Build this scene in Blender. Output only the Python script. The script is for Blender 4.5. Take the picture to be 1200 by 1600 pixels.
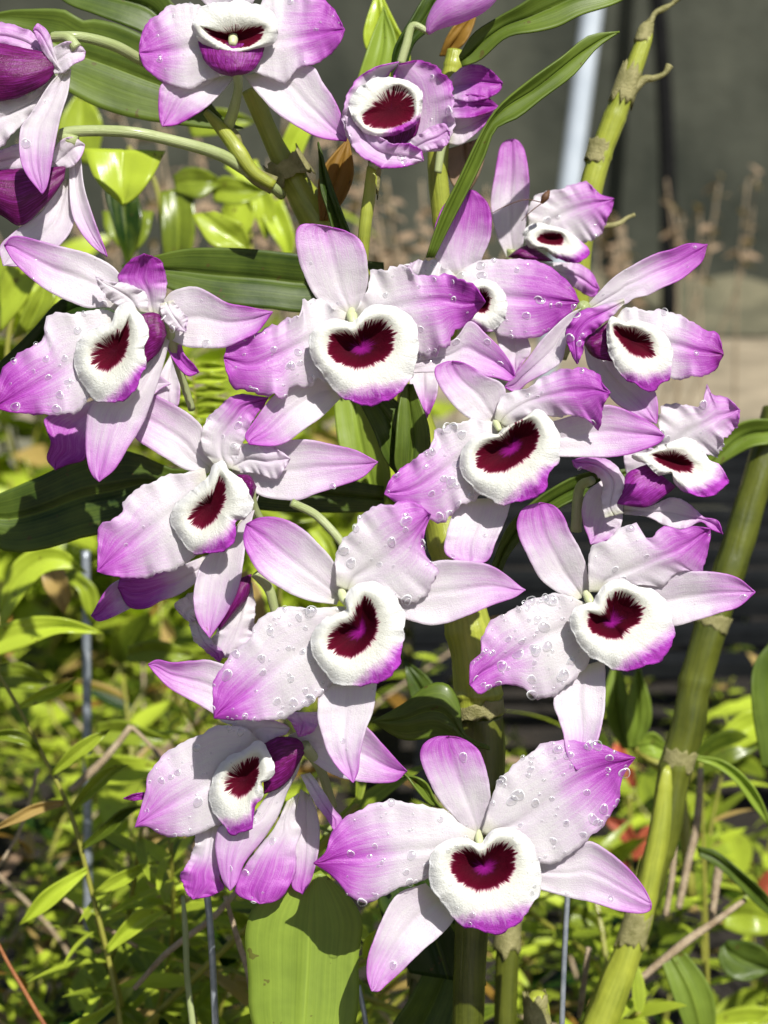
import bpy, math, random
from mathutils import Vector, noise
for o in list(bpy.data.objects): bpy.data.objects.remove(o)
SC = bpy.context.scene; COL = SC.collection
R = math.radians
# ---------------------------------------------------------------- camera, sky, sun, exposure
PITCH = R(15); CAMH = 0.55; FPX = 2600.0
FWD = Vector((0, math.cos(PITCH), -math.sin(PITCH))); UP = Vector((0, math.sin(PITCH), math.cos(PITCH))); RT = Vector((1, 0, 0))
CAM = Vector((0, 0, CAMH))
cd = bpy.data.cameras.new('camera'); cam = bpy.data.objects.new('camera', cd); COL.objects.link(cam)
cam.location = CAM; cam.rotation_euler = (R(90) - PITCH, 0, 0)
cd.sensor_fit = 'HORIZONTAL'; cd.sensor_width = 24; cd.lens = 24 * FPX / 1200
cd.clip_start = 0.01; cd.clip_end = 500
cd.dof.use_dof = True; cd.dof.focus_distance = 0.412; cd.dof.aperture_fstop = 15
SC.camera = cam
SUN_EL = R(52); SUN_AZ = R(24)      # azimuth: towards the camera side, turned to the right
w = bpy.data.worlds.new("World"); SC.world = w; w.use_nodes = True
nt = w.node_tree; bg = nt.nodes['Background']; sky = nt.nodes.new('ShaderNodeTexSky')
sky.sky_type = 'NISHITA'; sky.sun_disc = False; sky.sun_elevation = SUN_EL; sky.sun_rotation = R(180) - SUN_AZ
nt.links.new(sky.outputs[0], bg.inputs[0]); bg.inputs[1].default_value = 0.055
sd = bpy.data.lights.new('sun', 'SUN'); sd.energy = 4.9; sd.angle = R(0.5); sd.color = (1, .965, .91)
sun = bpy.data.objects.new('sun', sd); COL.objects.link(sun)
tosun = Vector((math.sin(SUN_AZ) * math.cos(SUN_EL), -math.cos(SUN_AZ) * math.cos(SUN_EL), math.sin(SUN_EL)))
sun.rotation_euler = tosun.to_track_quat('Z', 'Y').to_euler()
SC.view_settings.view_transform = 'Standard'; SC.view_settings.look = 'None'
SC.view_settings.exposure = 0.36; SC.view_settings.gamma = 1

def at(x, y, d):
    return CAM + FWD * d + RT * ((x - 600) / FPX * d) - UP * ((y - 800) / FPX * d)

# ---------------------------------------------------------------- materials
def newmat(n):
    m = bpy.data.materials.new(n); m.use_nodes = True; t = m.node_tree; t.nodes.clear()
    out = t.nodes.new('ShaderNodeOutputMaterial'); return m, t, out
def N(t, k, **kw):
    n = t.nodes.new(k)
    for a, b in kw.items():
        if a.startswith('i_'):
            n.inputs[int(a[2:])].default_value = b
        else: setattr(n, a, b)
    return n
def attr(t, name): return N(t, 'ShaderNodeAttribute', attribute_name=name)
def math_(t, op, a, b=None, c=None, clamp=False):
    n = N(t, 'ShaderNodeMath', operation=op); n.use_clamp = clamp
    for i, v in enumerate((a, b, c)):
        if v is None: continue
        if isinstance(v, (int, float)): n.inputs[i].default_value = v
        else: t.links.new(v, n.inputs[i])
    return n.outputs[0]
def mixc(t, f, a, b, mode='MIX'):
    n = N(t, 'ShaderNodeMix', data_type='RGBA', blend_type=mode)
    for i, v in ((0, f), (6, a), (7, b)):
        if isinstance(v, (int, float)): n.inputs[i].default_value = v
        elif isinstance(v, tuple): n.inputs[i].default_value = v + (1,) if len(v) == 3 else v
        else: t.links.new(v, n.inputs[i])
    return n.outputs[2]
def noi(t, vec, scale, detail=3, rough=.5, scl=None):
    if scl:
        m = N(t, 'ShaderNodeMapping'); t.links.new(vec, m.inputs[0]); m.inputs[3].default_value = scl; vec = m.outputs[0]
    n = N(t, 'ShaderNodeTexNoise', noise_dimensions='3D'); t.links.new(vec, n.inputs['Vector'])
    n.inputs['Scale'].default_value = scale; n.inputs['Detail'].default_value = detail; n.inputs['Roughness'].default_value = rough
    return n.outputs[0]
def ramp(t, f, stops, interp='LINEAR'):
    n = N(t, 'ShaderNodeValToRGB'); r = n.color_ramp; r.interpolation = interp
    while len(r.elements) < len(stops): r.elements.new(.5)
    for e, (p, c) in zip(r.elements, stops): e.position = p; e.color = c + (1,)
    t.links.new(f, n.inputs[0]); return n.outputs[0]
def bump(t, h, s, d=.0003, nrm=None):
    n = N(t, 'ShaderNodeBump'); t.links.new(h, n.inputs['Height']); n.inputs['Strength'].default_value = s; n.inputs['Distance'].default_value = d
    if nrm: t.links.new(nrm, n.inputs['Normal'])
    return n.outputs[0]
def finish(t, out, colr, nrm=None, rough=.5, trans=.3, spec=.5, sheen=0, coat=0, tcol=None, rsock=None):
    p = N(t, 'ShaderNodeBsdfPrincipled'); t.links.new(colr, p.inputs['Base Color'])
    p.inputs['Roughness'].default_value = rough; p.inputs['Specular IOR Level'].default_value = spec
    p.inputs['Sheen Weight'].default_value = sheen; p.inputs['Coat Weight'].default_value = coat; p.inputs['Coat Roughness'].default_value = .15
    if rsock: t.links.new(rsock, p.inputs['Roughness'])
    if nrm: t.links.new(nrm, p.inputs['Normal'])
    if trans:
        tr = N(t, 'ShaderNodeBsdfTranslucent'); t.links.new(tcol or colr, tr.inputs[0])
        if nrm: t.links.new(nrm, tr.inputs[1])
        mx = N(t, 'ShaderNodeMixShader'); mx.inputs[0].default_value = trans
        t.links.new(p.outputs[0], mx.inputs[1]); t.links.new(tr.outputs[0], mx.inputs[2]); t.links.new(mx.outputs[0], out.inputs[0])
    else: t.links.new(p.outputs[0], out.inputs[0])

def m_petal():
    m, t, out = newmat('petal_tissue')
    uv = N(t, 'ShaderNodeTexCoord'); U = uv.outputs['UV']; O = uv.outputs['Object']
    pk = attr(t, 'pk').outputs['Fac']
    vein = noi(t, U, 1, 4, .65, (4.5, 22, 1)); fine = noi(t, U, 1, 3, .6, (12, 60, 1)); blot = noi(t, O, 160, 4, .6); gr = noi(t, O, 3800, 2, .6); cr = noi(t, O, 900, 3, .6)
    f = math_(t, 'ADD', math_(t, 'ADD', pk, .015), math_(t, 'MULTIPLY', math_(t, 'SUBTRACT', vein, .5), math_(t, 'ADD', .22, math_(t, 'MULTIPLY', pk, .6))))
    f = math_(t, 'ADD', f, math_(t, 'MULTIPLY', math_(t, 'SUBTRACT', blot, .5), .30))
    f = math_(t, 'ADD', f, math_(t, 'MULTIPLY', math_(t, 'SUBTRACT', gr, .5), .10))
    vl = noi(t, U, 1, 2, .5, (1.6, 30, 1)); vl = math_(t, 'POWER', math_(t, 'SUBTRACT', 1, math_(t, 'MULTIPLY', math_(t, 'ABSOLUTE', math_(t, 'SUBTRACT', vl, .5)), 7, clamp=True), clamp=True), 2.5)
    f = math_(t, 'ADD', f, math_(t, 'MULTIPLY', vl, math_(t, 'ADD', .07, math_(t, 'MULTIPLY', pk, .18))))
    br = math_(t, 'GREATER_THAN', noi(t, O, 330, 3, .7), .765)
    f = math_(t, 'DIVIDE', f, 1.5, clamp=True)
    c = ramp(t, f, [(0, (.83, .80, .82)), (.10, (.79, .70, .80)), (.24, (.72, .45, .75)), (.40, (.62, .17, .66)), (.58, (.46, .045, .50)), (.80, (.22, .006, .16)), (1, (.10, .002, .055))])
    g = attr(t, 'gr').outputs['Fac']
    c = mixc(t, g, c, (.62, .68, .30))
    c = mixc(t, math_(t, 'MULTIPLY', br, .45), c, (.40, .22, .14))
    h = math_(t, 'ADD', math_(t, 'MULTIPLY', fine, .22), math_(t, 'ADD', math_(t, 'MULTIPLY', gr, .75), math_(t, 'MULTIPLY', cr, .8)))
    h = math_(t, 'ADD', h, math_(t, 'MULTIPLY', vein, .55))
    n = bump(t, h, .5, .0003)
    rs = math_(t, 'ADD', .16, math_(t, 'MULTIPLY', gr, .42))
    finish(t, out, c, n, .38, .45, .55, .05, rsock=rs)
    return m
def m_lip():
    m, t, out = newmat('lip_velvet')
    uv = N(t, 'ShaderNodeTexCoord'); O = uv.outputs['Object']
    lp = attr(t, 'lp').outputs['Vector']; sp = N(t, 'ShaderNodeSeparateXYZ'); t.links.new(lp, sp.inputs[0]); tt = sp.outputs[2]
    teeth = noi(t, lp, 1, 2, .7, (20, 20, .6)); t2 = noi(t, lp, 1, 1, .5, (5, 5, .3)); pk = attr(t, 'pk').outputs['Fac']
    tm = attr(t, 'tm').outputs['Fac']
    x = math_(t, 'ADD', tt, math_(t, 'MULTIPLY', math_(t, 'MULTIPLY', math_(t, 'SUBTRACT', teeth, .48), tm), 1.35))
    x = math_(t, 'ADD', x, math_(t, 'MULTIPLY', math_(t, 'SUBTRACT', t2, .5), .12))
    x = math_(t, 'DIVIDE', x, 2, clamp=True)
    base = ramp(t, x, [(0, (.30, .008, .26)), (.11, (.20, .004, .15)), (.19, (.050, .0004, .008)), (.40, (.085, .0005, .011)), (.495, (.125, .001, .020)), (.515, (.55, .25, .33)), (.535, (.78, .78, .68)), (.75, (.81, .82, .76)), (1, (.82, .82, .81))])
    gr = noi(t, O, 2600, 3, .7); rad = noi(t, lp, 1, 4, .7, (15, 15, 3.5)); bl = noi(t, O, 500, 3, .6)
    f = math_(t, 'ADD', pk, math_(t, 'MULTIPLY', math_(t, 'SUBTRACT', rad, .5), math_(t, 'MULTIPLY', pk, 1.3)))
    f = math_(t, 'ADD', f, math_(t, 'MULTIPLY', math_(t, 'SUBTRACT', bl, .5), math_(t, 'MULTIPLY', pk, .7)))
    pc = ramp(t, math_(t, 'MULTIPLY', f, 1.0, clamp=True), [(0, (1, 1, 1)), (.22, (1, .97, 1)), (.5, (.88, .55, .92)), (.85, (.66, .17, .76)), (1, (.55, .07, .62))])
    base = mixc(t, 1.0, base, pc, 'MULTIPLY')
    bk = mixc(t, attr(t, 'gr').outputs['Fac'], base, (.8, .8, .5))
    h = math_(t, 'ADD', math_(t, 'MULTIPLY', gr, 1.0), math_(t, 'ADD', math_(t, 'MULTIPLY', rad, .75), math_(t, 'MULTIPLY', bl, 1.2)))
    n = bump(t, h, .75, .0003)
    finish(t, out, bk, n, .7, .22, .12, .0)
    return m
def m_leaf(name, dark, light, rough=.34, trans=.25, coat=.15, wild=0.0, vary=.35):
    m, t, out = newmat(name)
    uv = N(t, 'ShaderNodeTexCoord'); U = uv.outputs['UV']; O = uv.outputs['Object']
    pk = attr(t, 'pk').outputs['Fac']; rnd = N(t, 'ShaderNodeObjectInfo').outputs['Random']
    vein = noi(t, U, 1, 2, .5, (1.2, 30, 1)); bl = noi(t, O, 45, 4, .6); sp = noi(t, O, 700, 2, .5)
    f = math_(t, 'ADD', pk, math_(t, 'MULTIPLY', math_(t, 'SUBTRACT', vein, .5), .55))
    f = math_(t, 'ADD', f, math_(t, 'MULTIPLY', math_(t, 'SUBTRACT', bl, .5), .9))
    f = math_(t, 'ADD', f, math_(t, 'MULTIPLY', math_(t, 'SUBTRACT', rnd, .42), vary), clamp=True)
    sx = N(t, 'ShaderNodeSeparateXYZ'); t.links.new(U, sx.inputs[0])
    rib = math_(t, 'EXPONENT', math_(t, 'MULTIPLY', math_(t, 'POWER', math_(t, 'DIVIDE', math_(t, 'ABSOLUTE', math_(t, 'SUBTRACT', sx.outputs[1], .5)), .012), 2), -1))
    f = math_(t, 'ADD', f, math_(t, 'MULTIPLY', rib, .35), clamp=True)
    c = mixc(t, f, dark, light)
    spot = math_(t, 'GREATER_THAN', noi(t, O, 260, 2, .6), .70)
    c = mixc(t, math_(t, 'MULTIPLY', spot, .6), c, (.10, .06, .02))
    c = mixc(t, math_(t, 'MULTIPLY', math_(t, 'GREATER_THAN', rnd, .93), wild), c, (.42, .30, .10))
    h = math_(t, 'ADD', vein, math_(t, 'ADD', math_(t, 'MULTIPLY', sp, .35), math_(t, 'MULTIPLY', bl, 2)))
    h = math_(t, 'SUBTRACT', h, math_(t, 'MULTIPLY', rib, 2.5))
    tc = mixc(t, 1.0, c, (1.6, 1.7, .4), 'MULTIPLY')
    finish(t, out, c, bump(t, h, .3, .00025), rough, trans, .3, 0, coat, tc)
    return m
def m_cane(name, a, b, rough=.35):
    m, t, out = newmat(name)
    uv = N(t, 'ShaderNodeTexCoord'); U = uv.outputs['UV']; O = uv.outputs['Object']
    st = noi(t, U, 1, 3, .6, (1.5, 16, 1)); bl = noi(t, O, 60, 4, .6); sp = noi(t, O, 500, 3, .6)
    f = math_(t, 'ADD', math_(t, 'MULTIPLY', st, .8), math_(t, 'MULTIPLY', math_(t, 'SUBTRACT', bl, .35), 1.3), clamp=True)
    c = mixc(t, f, a, b)
    h = math_(t, 'ADD', st, math_(t, 'MULTIPLY', sp, .4))
    finish(t, out, c, bump(t, h, .6, .0005), rough, .12, .5, 0, .2)
    return m
def m_plain(name, a, b, scale=40, rough=.7, bs=.5, bd=.001, metal=0, trans=0, scl=None, spec=.5):
    m, t, out = newmat(name)
    O = N(t, 'ShaderNodeTexCoord').outputs['Object']
    n1 = noi(t, O, scale, 6, .62, scl); c = mixc(t, ramp(t, n1, [(.3, (0, 0, 0)), (.7, (1, 1, 1))]), a, b)
    finish(t, out, c, bump(t, noi(t, O, scale * 6, 4, .6), bs, bd), rough, trans, spec)
    if metal:
        for n in t.nodes:
            if n.type == 'BSDF_PRINCIPLED': n.inputs['Metallic'].default_value = metal
    return m
def m_water():
    m, t, out = newmat('water_bead')
    lit_rim = attr(t, 'lit_rim').outputs['Fac']
    tr = N(t, 'ShaderNodeBsdfTransparent'); tr.inputs[0].default_value = (.95, .95, .96, 1)
    df = N(t, 'ShaderNodeBsdfDiffuse'); df.inputs[0].default_value = (.97, .97, .98, 1)  # white edge paints the bright ring of light around each bead
    gl = N(t, 'ShaderNodeBsdfGlossy'); gl.inputs['Roughness'].default_value = .13
    m0 = N(t, 'ShaderNodeMixShader'); t.links.new(lit_rim, m0.inputs[0])
    t.links.new(tr.outputs[0], m0.inputs[1]); t.links.new(df.outputs[0], m0.inputs[2])
    m1 = N(t, 'ShaderNodeMixShader'); m1.inputs[0].default_value = .13
    t.links.new(m0.outputs[0], m1.inputs[1]); t.links.new(gl.outputs[0], m1.inputs[2]); t.links.new(m1.outputs[0], out.inputs[0])
    return m
M = dict(petal=m_petal(), lip=m_lip(), water=m_water(),
    leaf=m_leaf('orchid_leaf_green', (.020, .046, .005), (.26, .36, .045), .42, .25, .05),
    weed=m_leaf('weed_leaf_green', (.010, .034, .003), (.42, .52, .045), .30, .22, .12, 1.0, .95),
    red=m_leaf('reddish_leaf', (.18, .03, .015), (.55, .14, .07), .5, .25, 0),
    brown=m_leaf('withered_leaf', (.20, .10, .015), (.45, .27, .05), .5, .35, 0),
    straw=m_leaf('dry_straw_leaf', (.22, .14, .08), (.42, .31, .21), .7, .2, 0),
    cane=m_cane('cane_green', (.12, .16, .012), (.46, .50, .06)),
    cane_shaded=m_cane('cane_green_shaded', (.018, .030, .003), (.15, .17, .018)),  # darker copy of the cane green, shade on the canes put into the colour
    stalk=m_cane('stalk_pale', (.22, .30, .06), (.50, .55, .28)),
    stem=m_cane('weed_stem', (.16, .18, .02), (.42, .40, .07)),
    column=m_plain('column_tissue', (.55, .62, .30), (.75, .78, .5), 400, .4, .2, .0002, trans=.2),
    sheath=m_plain('papery_sheath', (.24, .23, .07), (.52, .48, .22), 260, .55, .9, .0006, trans=.35),
    twig=m_plain('dry_twig', (.26, .18, .10), (.52, .42, .28), 220, .8, .8, .001),
    redstem=m_plain('reddish_stem', (.20, .06, .02), (.38, .16, .05), 220, .6, .4, .001),
    metal=m_plain('galvanised_wire', (.20, .23, .26), (.42, .45, .48), 300, .35, .3, .0004, metal=.5),
    whitepipe=m_plain('white_pipe', (.34, .39, .44), (.50, .55, .60), 12, .4, .1, .001),
    blackpipe=m_plain('black_pipe', (.006, .006, .006), (.012, .012, .012), 20, .9, .2, .001, spec=.05),
    plastic=m_plain('black_plastic', (.005, .006, .007), (.016, .017, .018), 30, .6, .3, .001, spec=.12),
    clay=m_plain('terracotta', (.36, .10, .05), (.52, .18, .09), 30, .8, .5, .001),
    sand=m_plain('sandy_ground', (.15, .125, .08), (.44, .365, .25), 7.0, .95, .8, .01),
    path=m_plain('mossy_path', (.12, .12, .075), (.22, .21, .14), 2.4, .9, .6, .01),
    soil=m_plain('dark_soil', (.010, .008, .006), (.040, .030, .020), 30, .95, 1, .01),
    bank=m_plain('mossy_bank', (.05, .055, .03), (.20, .18, .11), 5, .95, 1, .02),
    wall=m_plain('weathered_wall', (.010, .014, .008), (.080, .084, .060), 3.0, .9, .6, .01, scl=(1, 1, .6)),
    insect=m_plain('insect_brown', (.06, .025, .01), (.14, .06, .02), 900, .6, .4, .0002))

# ---------------------------------------------------------------- object helpers
def tag(o, label=None, cat=None, group=None, kind=None):
    for k, v in (('label', label), ('category', cat), ('group', group), ('kind', kind)):
        if v: o[k] = v
    return o
def empty(name, loc, label, cat, group=None):
    o = bpy.data.objects.new(name, None); COL.objects.link(o); o.location = loc; o.empty_display_size = .01
    return tag(o, label, cat, group)
def wloc(o):
    p = Vector(o.location)
    while o.parent: o = o.parent; p += Vector(o.location)
    return p
def mesh(name, verts, faces, mat, parent=None, uvs=None, attrs=None, solid=0, smooth=True, origin=None):
    base = wloc(parent) if parent else Vector((0, 0, 0))
    org = Vector(origin) if origin is not None else (Vector(verts[0]) if verts else base)
    me = bpy.data.meshes.new(name); me.from_pydata([tuple(Vector(v) - org) for v in verts], [], faces)
    if smooth: me.shade_smooth()
    if uvs:
        ul = me.uv_layers.new(name='UVMap'); li = [0] * len(me.loops); me.loops.foreach_get('vertex_index', li)
        ul.data.foreach_set('uv', [c for i in li for c in uvs[i]])
    for k, vals in (attrs or {}).items():
        if isinstance(vals[0], (tuple, list)):
            a = me.attributes.new(k, 'FLOAT_VECTOR', 'POINT'); a.data.foreach_set('vector', [c for v in vals for c in v])
        else:
            a = me.attributes.new(k, 'FLOAT', 'POINT'); a.data.foreach_set('value', vals)
    me.materials.append(M[mat]); me.update()
    o = bpy.data.objects.new(name, me); COL.objects.link(o)
    if parent: o.parent = parent
    o.location = org - base
    if solid:
        s = o.modifiers.new('thickness', 'SOLIDIFY'); s.thickness = solid; s.offset = 0
    return o
def P(s, V=(0, 0, 1)):
    r = []
    for q in s.split():
        c = [float(v) for v in q.split(',')]
        r.append((V[0] + c[0] / V[2], V[1] + c[1] / V[2]) + tuple(c[2:]))
    return r
def spline(pts, n, closed=False):
    k = len(pts); D = len(pts[0]); out = []
    if k == 2 and not closed: pts = [pts[0], tuple((a + b) / 2 for a, b in zip(*pts)), pts[1]]; k = 3
    segs = k if closed else k - 1
    g = (lambda i: pts[i % k]) if closed else (lambda i: pts[i] if 0 <= i < k else (tuple(2 * a - b for a, b in zip(pts[0], pts[1])) if i < 0 else tuple(2 * a - b for a, b in zip(pts[-1], pts[-2]))))
    for i in range(segs):
        p0, p1, p2, p3 = g(i - 1), g(i), g(i + 1), g(i + 2)
        for j in range(12):
            t = j / 12
            out.append(tuple(.5 * (2 * p1[d] + (p2[d] - p0[d]) * t + (2 * p0[d] - 5 * p1[d] + 4 * p2[d] - p3[d]) * t * t + (3 * p1[d] - p0[d] - 3 * p2[d] + p3[d]) * t ** 3) for d in range(D)))
    out.append(tuple(pts[0] if closed else pts[-1]))
    if closed: return out
    L = [0]
    for a, b in zip(out, out[1:]): L.append(L[-1] + math.dist(a[:2], b[:2]) + 1e-9)
    res = []; j = 0
    for i in range(n):
        s = L[-1] * i / (n - 1)
        while j < len(L) - 2 and L[j + 1] < s: j += 1
        f = (s - L[j]) / (L[j + 1] - L[j]); res.append(tuple(a + (b - a) * min(max(f, 0), 1) for a, b in zip(out[j], out[j + 1])))
    return res
def ss(a, b, x):
    if a == b: return float(x > a)
    t = min(max((x - a) / (b - a), 0), 1); return t * t * (3 - 2 * t)
seed = [1]
def drops(name, parent, surf, n, d0, big=1.0, edge=.4):
    rnd = random.Random(seed[0]); V = []; F = []; RM = []; n = int(n * 1.6); wmax = max((q[0] - q[-1]).length for q in surf) if edge else 0; nu = len(surf); nv = len(surf[0]); s = d0 / FPX
    NA, NB = 16, 6
    for _ in range(n if n > 30 else n // 2):
        i = rnd.randint(2, nu - 4)
        j = rnd.randint(1, nv - 3)
        if (surf[i][0] - surf[i][-1]).length < rnd.random() * wmax: continue
        if rnd.random() < edge: j = rnd.choice([0, 1, nv - 3, nv - 2])
        a, b, c = surf[i][j], surf[i + 1][j], surf[i][j + 1]
        nn = (b - a).cross(c - a)
        if nn.length < 1e-12: continue
        nn.normalize()
        if nn.dot(FWD) > 0: nn = -nn
        p = a + (b - a) * rnd.random() + (c - a) * rnd.random()
        r = s * big * (1.7 + 6.0 * rnd.random() ** 3)
        t1 = (b - a).normalized(); t2 = nn.cross(t1); k0 = len(V)
        el = .85 + .4 * rnd.random(); ph0 = rnd.uniform(0, 6); fl = rnd.uniform(.26, .5); irr = [1 + .10 * math.sin(2 * x_ * math.pi / 8 + ph0) + .07 * math.sin(3 * x_ * math.pi / 8 + 2 * ph0) for x_ in range(NA)]
        for bi in range(NB):
            ph = bi / NB * math.pi / 2; RM += [(.95, .75, .2, .05, 0, 0)[bi]] * NA
            for ai in range(NA):
                th = 2 * math.pi * ai / NA
                V.append(p + (t1 * math.cos(th) * el + t2 * math.sin(th)) * r * irr[ai] * math.cos(ph) + nn * (r * fl * math.sin(ph) + s * 1.3))
        V.append(p + nn * (r * fl + s * 1.3)); RM.append(0)
        for bi in range(NB - 1):
            for ai in range(NA):
                q = (ai + 1) % NA; F.append((k0 + bi * NA + ai, k0 + bi * NA + q, k0 + (bi + 1) * NA + q, k0 + (bi + 1) * NA + ai))
        for ai in range(NA): F.append((k0 + (NB - 1) * NA + ai, k0 + (NB - 1) * NA + (ai + 1) % NA, k0 + NB * NA))
    if V:
        o = mesh(name, V, F, 'water', parent, attrs=dict(lit_rim=[float(q) for q in RM])); o['kind'] = 'stuff'
def blade(name, parent, V, Ls, Rs, tip, d0, z=0, t=0, bow=0, cup=-6, ruf=1, cr=2, a=.35, b=1.05, amt=.7, edge=.2, base=0,
          dr=0, big=1, mid=None, mat='petal', th=.0003, nu=56, nv=22, green=.5, tx=0, label=None, full=0):
    """a petal, sepal or leaf: two edges and a spine, bent in depth, with thickness"""
    seed[0] += 1; rnd = random.Random(seed[0])
    T = P(tip, V)
    L = spline(P(Ls, V) + T, nu); Rr = spline(P(Rs, V) + T, nu)
    Mi = spline(P(mid, V), nu) if mid else None
    s = d0 / FPX; verts = []; uvs = []; pk = []; gr = []; rows = []; pm = amt * rnd.uniform(.78, 1.05)
    f1, f2, f3 = rnd.uniform(0, 6), rnd.uniform(0, 6), rnd.uniform(0, 6); k1, k2 = rnd.uniform(16, 22), rnd.uniform(34, 50)
    for i in range(nu):
        u = i / (nu - 1); row = []
        mx, my = ((L[i][0] + Rr[i][0]) / 2, (L[i][1] + Rr[i][1]) / 2)
        if Mi:
            q = ss(0, .15, u) * ss(0, .12, 1 - u); mx += (Mi[i][0] - mx) * q; my += (Mi[i][1] - my) * q
        for j in range(nv + 1):
            v = -1 + 2 * j / nv; E = L[i] if v < 0 else Rr[i]; av = abs(v)
            sg = 1 if v < 0 else 1.7
            env = ss(0, .12, u) * ss(0, .06, 1 - u)
            wv = math.sin(k1 * u * 1.0 + f1 * sg) + .7 * math.sin(k2 * u + f2 * sg) + .3 * math.sin(71 * u + f3 * sg)
            kx = av * (1 + ruf * .013 * (wv + .5 * math.sin(113 * u + f1)) * env * av ** 3)
            x = mx + (E[0] - mx) * kx; y = my + (E[1] - my) * kx
            und = noise.noise(Vector((u * 3 + f1, v * 1.3 + f2, f3))) * 5
            dz = z + bow * math.sin(math.pi * u) + t * u * u + cup * av * av * math.sin(math.pi * min(max(u, .08), .95)) \
                + ruf * 1.5 * av ** 2.4 * wv * env + cr * math.exp(-(v / .1) ** 2) + und + tx * v
            p = at(x, y, d0 + dz * s); row.append(p); verts.append(p); uvs.append((u, v * .5 + .5))
            pk.append(base + pm * ss(a - .12 * (mat == 'petal'), b, u + .10 * (1 - av) - .03) + edge * av ** 4 * ss(.15, .8, u) + full)
            gr.append(green * (1 - ss(0, .13, u)) * (1 - .4 * av) if mat == 'petal' else 0)
        rows.append(row)
    W = nv + 1
    faces = [(i * W + j, i * W + j + 1, (i + 1) * W + j + 1, (i + 1) * W + j) for i in range(nu - 1) for j in range(nv)]
    o = mesh(name, verts, faces, mat, parent, uvs, dict(pk=pk, gr=gr), th)
    if label: o['label'] = label
    if dr: drops('water_droplets', o, rows, dr, d0 , big)
    return o
def lip(parent, V, outer, throat, c, d0, pink, z=-24, deep=35, bulge=7, roll=7, tx=0, ty=0, ruf=2.0, purple=True, tooth=1.0, toothdir=(0, -1), pka=.45, dr=0):
    seed[0] += 1; rnd = random.Random(seed[0]); s = d0 / FPX
    C = P(c, V)[0]; O = spline(P(outer, V), 0, True); T = spline(P(throat, V), 0, True); PD = P(pink, V)[0]
    pa = math.atan2(PD[1] - C[1], PD[0] - C[0])
    def hit(poly, th):
        dx, dy = math.cos(th), math.sin(th); best = 0
        for (x1, y1), (x2, y2) in zip(poly, poly[1:]):
            x1 -= C[0]; x2 -= C[0]; y1 -= C[1]; y2 -= C[1]
            ex, ey = x2 - x1, y2 - y1; den = dx * ey - dy * ex
            if abs(den) < 1e-9: continue
            r = (x1 * ey - y1 * ex) / den; q = (x1 * dy - y1 * dx) / den
            if 0 <= q <= 1 and r > best: best = r
        return best
    NA, NT, NL = 120, 12, 22; verts = []; lp = []; pk = []; tm = []; rows = []; uv = []; gr = []
    ro = [hit(O, 2 * math.pi * i / NA) for i in range(NA)]; rt = [hit(T, 2 * math.pi * i / NA) for i in range(NA)]
    rt = [min(a, b * .93) for a, b in zip(rt, ro)]
    ro2 = [ro[i] for i in range(NA)]
    mr = sum(ro) / NA; f1 = rnd.uniform(0, 6)
    for k in range(NT + NL + 1):
        row = []
        for i in range(NA):
            th = 2 * math.pi * i / NA
            rip = math.sin(7 * th + f1 * 3) + math.sin(13 * th + f1) + .8 * math.sin(22 * th + 2 * f1) + .6 * math.sin(41 * th) + 2 * noise.noise(Vector((math.cos(th) * 2, math.sin(th) * 2, f1)))
            if k <= NT:
                q = k / NT; r = rt[i] * q; dz = deep * (1 - q * q) + 3; tv = (q if purple else .45 + .55 * q)
            else:
                q = (k - NT) / NL; r = rt[i] + (ro2[i] - rt[i]) * q * (1 + .02 * rip * q); dz = 3 * (1 - q) - bulge * math.sin(math.pi * min(q * 1.1, 1)) * .8 + roll * q ** 3 + ruf * q ** 3 * rip; tv = 1 + q * min(1, (ro[i] - rt[i]) / (.30 * mr))
            x = C[0] + math.cos(th) * r; y = C[1] + math.sin(th) * r
            dz += z + tx * (x - C[0]) + ty * (y - C[1])
            p = at(x, y, d0 + dz * s); verts.append(p); row.append(p); lp.append((math.cos(th), math.sin(th), tv)); uv.append((q, i / NA))
            da = math.cos(th - pa)
            pk.append(ss(pka, 1.05, (r / max(ro[i], 1)) * max(0, da) ** 1.3) * 1.3 * (k > NT))
            tdn = max(0, math.cos(th) * toothdir[0] + math.sin(th) * toothdir[1]); tm.append(tooth * (.30 + .8 * tdn)); gr.append(0)
        rows.append(row)
    faces = [(k * NA + i, k * NA + (i + 1) % NA, (k + 1) * NA + (i + 1) % NA, (k + 1) * NA + i) for k in range(NT + NL) for i in range(NA)]
    o = mesh('lip', verts, faces, 'lip', parent, uv, dict(lp=lp, pk=pk, tm=tm, gr=gr), .0003)
    if dr: drops('water_droplets', o, rows[NT + 2:], dr, d0, .7, 0)
    return o
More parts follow.
